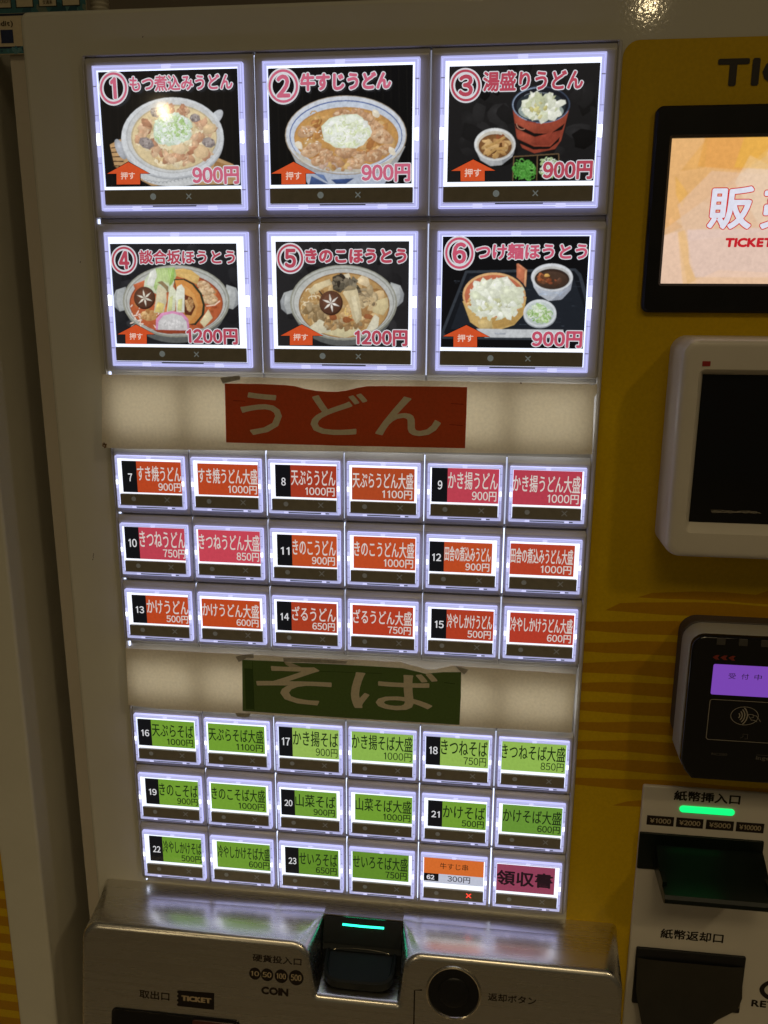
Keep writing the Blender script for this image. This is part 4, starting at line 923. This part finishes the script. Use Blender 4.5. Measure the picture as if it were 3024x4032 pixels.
g = lambda P, dy: [(x, Yf(z) + dy, z) for x, z in P]
mid2 = [((a[0] + b_[0]) / 2, (a[1] + b_[1]) / 2) for a, b_ in zip(nb, fr)]
b = MB(); b.loft([[(x, FACE, z) for x, z in back], [(x, -5.9, z) for x, z in mid], [(x, -6.0, z) for x, z in nb],
                  [(x, -6.0 + 0.45 * (Yf(z) + 8), z) for x, z in mid2], g(e0, 2.8), g(e1, 1.3), g(e2, 0.36), g(e3, 0)], False, True)
coin = b.obj('coin_unit', M['metal'], tm, smooth=50, origin=(123, -10, -330))
# black coin chute standing in the notch
b = MB()
px0, px1 = 108.8, 152.7
prof = [(-6.2, ZTOP - 0.9), (-7.2, ZTOP - 1.6), (-12.5, -269.6), (-11.0, -270.2), (-13.5, -273.0)]
secs = []
for y, z in prof: secs.append((y, z))
vs = []; fs = []
for y, z in secs: vs += [(px0, y, z), (px1, y, z)]
for i in range(len(secs) - 1): fs.append((2 * i, 2 * i + 2, 2 * i + 3, 2 * i + 1))
b.add(vs, fs)
b.box(px0, px1, -284.2, -272.8, -6.5, -13.0)
# bowl: shallow tongue running out to a rounded lip
N = 14
top = []
for i in range(N + 1):
    t = i / N; a = math.pi * t
    top.append((130.75 - 19.6 * (abs(math.cos(a)) ** 0.42) * (1 if math.cos(a) > 0 else -1), -13.5 - 17.5 * min(1.0, math.sin(a) ** 0.42)))
def zb(y): return -272.6 - (-13 - y) * 0.30
lipo = [(x, y, zb(y)) for x, y in top]; lipi = [(130.75 + (x - 130.75) * .93, -13.5 + (y + 13.5) * .94, zb(y) + 0.9) for x, y in top]; flo = [(130.75 + (x - 130.75) * .88, -13.5 + (y + 13.5) * .88, zb(y) - 1.0) for x, y in top]
bots = [(x, y + 1.5, zb(y) - 5.5) for x, y in top]
K = len(b.v); n1 = N + 1
b.v += bots + lipo + lipi + flo
for k in range(3):
    for i in range(N): b.f.append((K + k * n1 + i, K + k * n1 + i + 1, K + (k + 1) * n1 + i + 1, K + (k + 1) * n1 + i)); b.m.append(0)
b.f.append(tuple(K + 3 * n1 + i for i in range(n1))); b.m.append(0)
chute = b.obj('coin_chute', M['coin_black'] if 'coin_black' in M else mat('chute_plastic', (0.006, 0.009, 0.009), 0.6, spec=.25, mottling=0.3, mscale=120), coin)
b = MB(); b.tube([(119.4, -8.4, -260.4), (131, -8.5, -260.5), (142.6, -8.4, -260.4)], 0.55, 8); b.obj('slot_light', M['teal'], coin)
b = MB(); b.tube([(130.75 - 16 * math.cos(math.pi * i / 16), -13.3 - 0.2, -273.6 + 2.6 * math.sin(math.pi * i / 16)) for i in range(17)], 0.16, 5); b.disc(131.5, -275.2, 0.7, -13.6, 12); b.obj('chute_rib', M['chrome'], coin)
# round return button in its bright ring
rc = (182.6, -275.0); rr = 13.2
ca, sa = math.cos(math.atan(0.185)), math.sin(math.atan(0.185))
def onf(u, v, o=0): z_ = rc[1] + v * ca; return (rc[0] + u, Yf(rc[1]) + v * sa - o * ca, z_ - o * 0.0)
b = MB()
def circ(r, o): return [onf(r * math.cos(2 * math.pi * i / 48), r * math.sin(2 * math.pi * i / 48), o) for i in range(48)]
b.loft([circ(rr + 1.5, -0.2), circ(rr + 1.3, 0.7), circ(rr + .7, 1.1), circ(rr + .1, 0.8), circ(rr - .2, 0.05)], False, False); ring = b.obj('return_button_ring', M['chrome'], coin)
b = MB(); b.loft([circ(rr - .1, 0.12), circ(rr - 1.2, 0.10), circ(rr * .62, 0.10), circ(rr * .60, 0.55), circ(rr * .52, 0.9), circ(rr * .3, 0.75)], False, True); b.obj('return_button', M['black'], ring)
# printed legends on the slanted front
def onfront(x0_, z0_):
    Y = -34.0
    for _ in range(6):
        X_, Z_ = dp(x0_, z0_, Y); Y = Yf(Z_)
    return X_, Z_
def ft(t, xa, za, xb, zbb, bold, col=(40, 30, 22)):
    f = Film(-0.06, 0.004, yf=Yf); a = onfront(xa, za); c = onfront(xb, zbb); f.text(t, a[0], a[1], c[0], c[1], col, bold); f.obj('lettering', M['print'], coin, smooth=0)
ft('硬貨投入口', 64.2, -298.4, 93.6, -293.2, .10)
for x_, r0, t in ((65.4, 3.5, '10'), (72.7, 3.7, '50'), (81.2, 3.95, '100'), (90.1, 4.4, '500')):
    f = Film(-0.06, 0.004, yf=Yf); c = onfront(x_, -307.0); f.ell(c[0], c[1], r0 * .92, r0 * .95, (34, 26, 20), n=28)
    f.text(t, c[0] - r0 * .66, c[1] - r0 * .40, c[0] + r0 * .66, c[1] + r0 * .40, (176, 158, 128), .10); f.obj('coin_symbol', M['print'], coin, smooth=0)
ft('COIN', 68.7, -321.0, 85.3, -315.4, .32)
ft('取出口', -7.2, -333.0, 12.1, -326.8, .12)
a = onfront(16.2, -336.0); c = onfront(40.0, -323.8)
n = 8; zig = []
for i in range(n): zig += [(a[0] + (0.0 if i % 2 else 0.7), a[1] + (c[1] - a[1]) * i / n), (a[0] + (0.7 if i % 2 else 0.0), a[1] + (c[1] - a[1]) * (i + .5) / n)]
f = Film(-0.06, 0.004, yf=Yf); f.poly([(c[0], a[1]), (c[0], c[1])] + [(x, z) for x, z in zig[::-1]], (30, 24, 20)); f.text('TICKET', a[0] + 2.4, a[1] + 3.0, c[0] - 1.6, c[1] - 3.0, (170, 150, 120), .36); f.obj('ticket_symbol', M['print'], coin, smooth=0)
ft('返却ボタン', 201.4, -309.4, 228.4, -304.0, .10)
p = [onfront(*q) for q in ((163.8, -306.8), (159.5, -307.4), (159.3, -350))]; f = Film(-0.06, 0.004, yf=Yf); f.stroke(p, .75, (36, 26, 20)); f.obj('bracket_line', M['print'], coin, smooth=0)
# ticket outlet window
a = onfront(-25.2, -341.6); c = onfront(55.0, -341.6)
b = MB(); P = rrect(a[0], c[0], -400, a[1], 3.0); b.loft([g(P, 0.2), g(P, -0.5), g(inset(P, .5), -0.7), g(inset(P, 1.4), -0.15)], False, True); b.obj('ticket_window', M['gloss'], coin)
b = MB(); P = rrect(a[0] + 46, a[0] + 70, -398, a[1] - 2.2, 1.5); b.loft([g(P, -0.1), g(inset(P, .3), -0.4)], False, True); b.obj('window_flap', mat('red_brown_flap', (0.07, 0.018, 0.012), 0.3), coin)

# ------------------------------------------------------------------ bill unit
BY = 5.0
bx0, bz1 = dp(276.7, -166.0, BY)
b = MB(); b.slab(bx0, bx0 + 120, -470, bz1, FACE, BY, 1.0, 0.8, 4); bill = b.obj('bill_unit', M['white_plastic'], tm, origin=(bx0 + 60, 6, -300))
def DB(x, z, Y=BY): return dp(x, z, Y)
def bt_(t, xa, za, xb, zb_, bold, col=(30, 24, 18), f=None):
    own = f is None; f = f or Film(BY - 0.08, 0.004); a = DB(xa, za); c = DB(xb, zb_); f.text(t, a[0], a[1], c[0], c[1], col, bold)
    if own: f.obj('lettering', M['print'], bill, smooth=0)
bt_('紙幣挿入口', 292.4, -173.3, 325.4, -167.4, .22)
for t, xa, xb in (('¥1000', 279.9, 293.6), ('¥2000', 294.8, 308.4), ('¥5000', 309.8, 323.6), ('¥10000', 324.8, 338.6)):
    f = Film(BY - .08, .004); a = DB(xa, -188.7); c = DB(xb, -183.1); f.rect(a[0], c[0], a[1], c[1], (36, 28, 22)); bt_(t, xa + 1.6, -187.4, xb - 1.4, -184.5, .12, (170, 154, 126), f); f.obj('note_symbol', M['print'], bill, smooth=0)
bt_('紙幣返却口', 292.4, -257.4, 325.2, -251.2, .18)
bt_('RETURN', 343.6, -295.8, 371, -291.3, .25)
f = Film(BY - .08, .004); a = DB(357, -284); f.arc(a[0], a[1], 9.0, 6.0, 60, 300, 2.6, (34, 26, 20), 20); f.obj('return_symbol', M['print'], bill, smooth=0)
a = DB(295.8, -179.7); c = DB(323.2, -176.0); b = MB(); b.slab(a[0], c[0], a[1], c[1], BY - 0.05, BY - 0.7, 1.8, 0.4, 8); b.obj('insert_light', M['green'], bill)
# note inlet: dark plate and a projecting tray
a = DB(276.7, -214.7); c = DB(339.3, -193.0)
b = MB(); b.slab(a[0] + .1, c[0], a[1], c[1], BY - .1, BY - 1.2, .6, .4, 3)
tx0 = 286.6; tx1 = 341.0; zt = -214.2
tr = [(BY - 1.0, zt + 11.5), (BY - 6, zt + 9.5), (-12, zt + 3.2), (-24, zt + 2.0), (-25.5, zt + 0.6), (-25.5, zt - 1.8), (-23.5, zt - 3.0), (BY - 1.0, zt - 3.0)]
b.loft([[(tx0, y, z) for y, z in tr], [(tx1, y, z) for y, z in tr]], True, True)
b.box(tx0 - .05, tx0 + 2.2, zt - 2.9, zt + 5.0, BY - 1, -18); b.box(tx1 - 2.2, tx1 + .05, zt - 2.9, zt + 5.0, BY - 1, -18)
b.obj('bill_inlet', mat('inlet_plastic', (0.003, 0.007, 0.005), 0.3, spec=.3, mottling=0.2, mscale=100), bill)
# note return: dark plate, smoky pocket that bulges out below it, clear corner
a = DB(280.4, -297.2); c = DB(337.6, -263.9)
b = MB(); b.slab(a[0], c[0], a[1] - 3, c[1], BY - .1, BY - 1.4, .8, .4, 3)
ret = b.obj('bill_return', M['black'], bill)
b = MB()
def pocket(t):                                    # outline sweeps outwards as it goes down
    return BY - 2.6 - 15 * (t ** 1.5)
rowsN = 10; cols = 14
secs = []
for j in range(rowsN + 1):
    t = j / rowsN; z_ = c[1] - 6 - t * 58; y_ = pocket(min(1, t * 1.25)); xl = a[0] + 0.8 + 6.5 * max(0, t - .35) * 2; xr = c[0] - 0.8 - (0 if t < .38 else 22 * math.sin(min(1, (t - .38) * 3.2) * math.pi / 2))
    secs.append([(xl + (xr - xl) * i / cols, y_ + 1.0 * abs(2 * i / cols - 1) ** 8, z_) for i in range(cols + 1)])
vs = [p for s_ in secs for p in s_]; fs = []
for j in range(rowsN):
    for i in range(cols): k = j * (cols + 1) + i; fs.append((k, k + cols + 1, k + cols + 2, k + 1))
b.add(vs, fs)
b.obj('return_pocket', M['smoky'], ret, smooth=60)
b = MB(); b.slab(a[0] + 38, c[0] - .4, a[1] + .4, a[1] + 15, BY - 1.2, BY - 2.2, 1.5, .5, 4); b.obj('clear_corner', mat('clear_smoked', (0.22, 0.19, 0.13), 0.2), ret)

# ------------------------------------------------------------------ cream terminal with a dark screen
td = thing('terminal', 'cream framed terminal with a blank dark screen and red sticker on yellow panel', 'terminal', (328, FACE, -40))
TX0, TX1, TZ0, TZ1, TY = 272.9, 390.0, -37.0, 62.6, -19.0
isx0, isz1 = dp(286.9, 45.5, TY + 4.5); _, isz0 = dp(286.9, -24.2, TY + 4.5)
isx1 = TX1 - (isx0 - TX0)
b = MB()
o_ = lambda gx, y, r: [(x, y, z) for x, z in rrect(TX0 + gx, TX1 - gx, TZ0 + gx, TZ1 - gx, r, 8)]
q_ = lambda gx, gz, y, r: [(x, y, z) for x, z in rrect(isx0 - gx, isx1 + gx, isz0 - gz, isz1 + gx, r, 8)]
b.loft([o_(0, FACE - .3, 7), o_(0.2, TY + 5, 7), o_(0.5, TY + 2.6, 6.8), o_(1.3, TY + .9, 6.2), o_(2.6, TY + .15, 5.4), o_(3.8, TY, 4.6), q_(2.6, 4.2, TY, 3.0), q_(1.8, 3.4, TY + .7, 2.2), q_(0.2, .3, TY + 3.6, 0.6), q_(0, 0, TY + 4.6, 0.4)], False, False)
b.obj('bezel', M['white_plastic'], td)
b = MB(); b.add([(isx0, TY + 4.4, isz0), (isx1, TY + 4.4, isz0), (isx1, TY + 4.4, isz1), (isx0, TY + 4.4, isz1)], [(0, 1, 2, 3)]); scr = b.obj('screen', M['gloss'], td, smooth=0)
f = Film(TY + 4.3); a = dp(295.7, -18.6, TY + 4.4); c = dp(319.8, -18.2, TY + 4.4)
for i in range(5): f.stroke([(a[0] + random.uniform(0, 3) + k * (c[0] - a[0] - 3) / 8, a[1] + random.uniform(-.35, .35) + .2 * i - .4) for k in range(9)], .16, (120, 100, 60))
f.obj('scratch_mark', M['line'], scr, smooth=0)
a = dp(286.4, 49.1, TY - .2); c = dp(290.0, 51.4, TY - .2)
b = MB(); b.slab(a[0], c[0], a[1], c[1], TY - .02, TY - .25, .25, .1, 3); b.obj('sticker', M['red_print'], td)

# ------------------------------------------------------------------ contactless card reader
cr_ = thing('card_reader', 'black contactless card reader in grey holder with lit purple display', 'card reader', (330, FACE, -150))
RX1 = 392.0
b = MB(); b.slab(288.4, RX1 + .6, -139, -73.4, FACE - .3, -1.4, 8.5, .6, 8); b.obj('shade_backing', M['shade_brown'], cr_)  # dark brown stands for the shade in the gap behind the holder
def rout(x0, x1, z0, z1, r, rb): 
    return arc2(x1 - r, z1 - r, r, 0, 90, 8) + arc2(x0 + r, z1 - r, r, 90, 180, 8) + [(x0, z0 + rb * 1.6), (x0 + rb * .35, z0 + rb * .75), (x0 + rb, z0)] + [(x1 - rb, z0), (x1, z0 + rb * 1.6)]
b = MB()
A_ = rout(288.6, RX1, -151, -74.2, 9, 8)
b.loft([[(x, -1.4, z) for x, z in A_], [(x, -13, z) for x, z in A_], [(x, -14.6, z) for x, z in inset(A_, .7)], [(x, -15, z) for x, z in inset(A_, 1.6)]], True, True); b.obj('holder', M['grey'], cr_)
RY = -18.0
x0_, z1_ = dp(294.1, -81.8, RY); _, z0_ = dp(300, -160.3, RY)
Bo = rout(x0_, RX1 - 4, z0_, z1_, 6.5, 6)
b = MB(); b.loft([[(x, -14.5, z) for x, z in Bo], [(x, RY + .9, z) for x, z in Bo], [(x, RY + .3, z) for x, z in inset(Bo, .35)], [(x, RY, z) for x, z in inset(Bo, 1.0)]], False, True); body = b.obj('reader_front', M['gloss'], cr_)
DR = lambda x, z: dp(x, z, RY)
a = DR(305.2, -112.6); c = DR(331.5, -96.3)
b = MB(); b.slab(a[0], RX1 - 14, a[1], c[1], RY - .01, RY - .12, .8, .06, 4); b.obj('display', M['lcd'], body)
f = Film(RY - .2, .004)
for i, ch in enumerate('受付中'):
    a = DR(312.8 + i * 6.15, -103.6); f.text(ch, a[0], a[1], a[0] + 3.3, a[1] + 2.9, (30, 12, 60), 0)
f.obj('display_lettering', M['ink'], body, smooth=0)
f = Film(RY - .06, .004)
a = DR(305.3, -137.4); c = DR(338, -115.3); f.stroke(rrect(a[0], RX1 - 13, a[1], c[1], 1.2, 4), .3, (150, 140, 120), True)
a = DR(322.6, -123.3); f.arc(a[0], a[1], 6.3, 4.7, 0, 360, .28, (150, 140, 120), 36)
for i in range(4):
    r = 1.4 + i * 1.15; f.arc(a[0] - 3.6, a[1], r, r * 1.15, -50, 50, .55, (150, 140, 120), 10)
hx, hz = a[0] + 3.0, a[1]
f.stroke([(hx - 1.4, hz + 1.0), (hx + .8, hz + .9), (hx + 1.1, hz - .5), (hx - .6, hz - .9), (hx - 1.4, hz + 1.0)], .26, (150, 140, 120)); f.stroke([(hx + .8, hz + .4), (hx + 2.4, hz + .4), (hx + 3.6, hz - 1.2), (hx + 4.6, hz - 2.6)], .26, (150, 140, 120)); f.stroke([(hx - .2, hz - .9), (hx + .2, hz - 1.9), (hx + 1.8, hz - 2.0), (hx + 3.0, hz - 2.8)], .26, (150, 140, 120))
f.obj('tap_symbol', M['line'], body, smooth=0)
f = Film(RY - .06, .004)
a = DR(308.7, -146.0); c = DR(316.3, -144.6); f.text('RIC280', a[0], a[1], c[0], c[1], (70, 62, 52), .02)
a = DR(330.4, -147.6); f.text('ingenico', a[0], a[1], a[0] + 13, a[1] + 2.6, (70, 62, 52), .12); f.stroke([(a[0], a[1] + 3.2), (a[0] + 13, a[1] + 3.2)], .2, (70, 62, 52))
a = DR(323.5, -134.5); f.stroke([(a[0] - 1.6, a[1] - 1.0), (a[0] - .4, a[1] - .2), (a[0] - .7, a[1] + 1.2), (a[0] + 1.6, a[1] + 1.2), (a[0] + 1.6, a[1] - 1.2), (a[0] + .4, a[1] - 1.3)], .25, (70, 62, 52))
f.obj('small_print', M['dimline'], body, smooth=0)
f = Film(RY - .06, .004)
for i in range(3):
    a = DR(306.2 + i * 3.75, -92.7); r = 1.15; f.poly([(a[0] - 1.8, a[1]), (a[0] - .2, a[1] + r), (a[0] + 1.4, a[1] + r), (a[0] + .5, a[1]), (a[0] + 1.4, a[1] - r), (a[0] - .2, a[1] - r)], (150, 30, 20))
f.obj('arrow_marks', M['redline'], body, smooth=0)
for i in range(5):
    a = DR(307.6 + i * 10.4, -84.2); b = MB(); b.slab(a[0] - 2, a[0] + 2, a[1] - 1.7, a[1] + 1.7, RY + .2, RY - .25, .4, .15, 3); b.obj('card_guide', mat('guide_grey', (0.06, 0.055, 0.05), .4) if i == 0 else bpy.data.materials['guide_grey'], body)

# ------------------------------------------------------------------ neighbouring machine at the left
nm = thing('ticket_machine', 'white neighbouring machine with striped yellow panel at the left edge', 'ticket machine', (-330, 60, -700))
b = MB(); b.slab(-640, -61.9, -700, TOPZ, 120, 0.0, 3, 1.6, 5); b.obj('door_panel', M['paint'], nm)
nbands = []
for i in range(14):
    zc = -257 - i * 12.4; nbands.append((-600, zc, 6.8, 0, -80))
ys = yellow_sheet(-600, -86.2, -600, -215, 5, nbands, -0.3); ys.obj('yellow_panel', M['yellow'], nm, smooth=0)

# ------------------------------------------------------------------ payment notices and the ribbed tube behind
def notice(name, label, x0, x1, z0, z1, y, paint):
    b = Film(y, .006); P = [(x0, z0), (x1, z0), (x1, z1), (x0, z1)]
    b.loft([[(x, y + 1.0, z) for x, z in P], [(x, y, z) for x, z in P]], True, True); b.c = [lin((205, 190, 160)) + (1,)] * len(b.f); b.y = y - .02
    b.clip = (x0, x1, z0, z1); paint(b)
    o = b.obj(name, M['print'], None, smooth=0, origin=((x0 + x1) / 2, y, z0)); o['label'] = label; o['category'] = 'notice'; o['group'] = 'payment notices'
    return o
TEAL, NAVY = (62, 112, 118), (26, 36, 60)
NY = 24.5
def n1_(f):
    xa = dp(-16.8, 203, NY)[0]
    f.clip = None
    z_t = dp(-37, 203.6, NY)[1]; z_b = dp(-37, 187, NY)[1]
    f.rect(-140, xa, z_t - 1.0, z_t, NAVY)
    f.rect(-140, xa, z_b, z_b + 2.3, TEAL); f.rect(-140, xa, z_b + 2.3, z_b + 3.2, NAVY)
    f.scatter(-42, z_b + 1.2, 12, .8, 12, 1.0, [(70, 124, 140), (96, 140, 150), (52, 92, 110)])
    q = dp(-37.6, 191.4, NY); f.rect(q[0] - .2, q[0] + 6.2, q[1], q[1] + 5.9, (38, 48, 82))
    q = dp(-38.2, 197.9, NY); f.text('(credit)', q[0] - 6.6, q[1], q[0] + 7.2, q[1] + 3.0, (60, 48, 36), .1)
x1n = dp(-16.4, 203, NY)[0]; zbn = dp(-37, 186.8, NY)[1]; ztn = dp(-37, 203.6, NY)[1]
notice('payment_notice', 'white payment notice with (credit) lettering, blue square and teal lower band', -140, x1n, zbn, ztn + .1, NY, n1_)
N2 = 60.0
def n2_(f):
    xa = dp(-1, 205, N2)[0]
    q = lambda x, z: dp(x, z, N2)
    zz = q(0, 205.6)[1]
    f.rect(-200, xa + 60, zz - 30, zz + 80, TEAL); f.scatter(-20, zz - 1.5, 50, 1.5, 26, 2.2, [(84, 128, 130), (54, 98, 106), (106, 120, 108), (44, 84, 98)])
    xs = [(-40, -31.2), (-29.2, -20.6), (-18.2, -9.4), (-7.0, 1.6)]
    for i, (l, r) in enumerate(xs):
        a = q(l, 204.6 + .1 * i); c = q(r, 204.6)
        f.rect(a[0], c[0], zz + .1, zz + 26, (34, 46, 46)); f.rect(a[0] + .5, c[0] - .5, zz + .6, zz + 25, (206, 192, 160))
    a = q(-16.2, 205.6); c = q(-11.9, 207.2); f.text('交通系', a[0], zz + 1.3, c[0] + .4, zz + 3.4, (70, 58, 40), .05)
    a = q(-40, 206); f.text('CREDIT', a[0] + 4, zz + 2.6, a[0] + 9.5, zz + 4.2, (90, 80, 60), .02)
nx1 = dp(4.2, 205, N2)[0]; nz = dp(0, 200.0, N2)[1]
notice('payment_notice', 'teal payment notice with white boxes standing above the machine top', -200, nx1, nz, nz + 70, N2, n2_)
RT = 66.0
b = MB(); c0 = dp(4.4, 204, RT); c1 = dp(11.8, 204, RT); cx = (c0[0] + c1[0]) / 2 + .5; R = (c1[0] - c0[0]) / 2 + .4
secs = []
for i in range(60):
    z_ = c0[1] - 6 + i * .55; rad = R * (1 + .05 * math.sin(i * 1.57) - .004 * i * 0)
    secs.append([(cx + rad * math.cos(2 * math.pi * k / 24), RT + 6 + rad * math.sin(2 * math.pi * k / 24), z_) for k in range(24)])
b.loft(secs, True, True)
o = b.obj('ribbed_tube', mat('pale_ribbed_plastic', (0.52, 0.48, 0.38), 0.4, mottling=.1, mscale=60), None, origin=(cx, RT + 6, c0[1] - 6)); o['label'] = 'pale ribbed tube standing beside the teal notice above the machine'; o['category'] = 'tube'
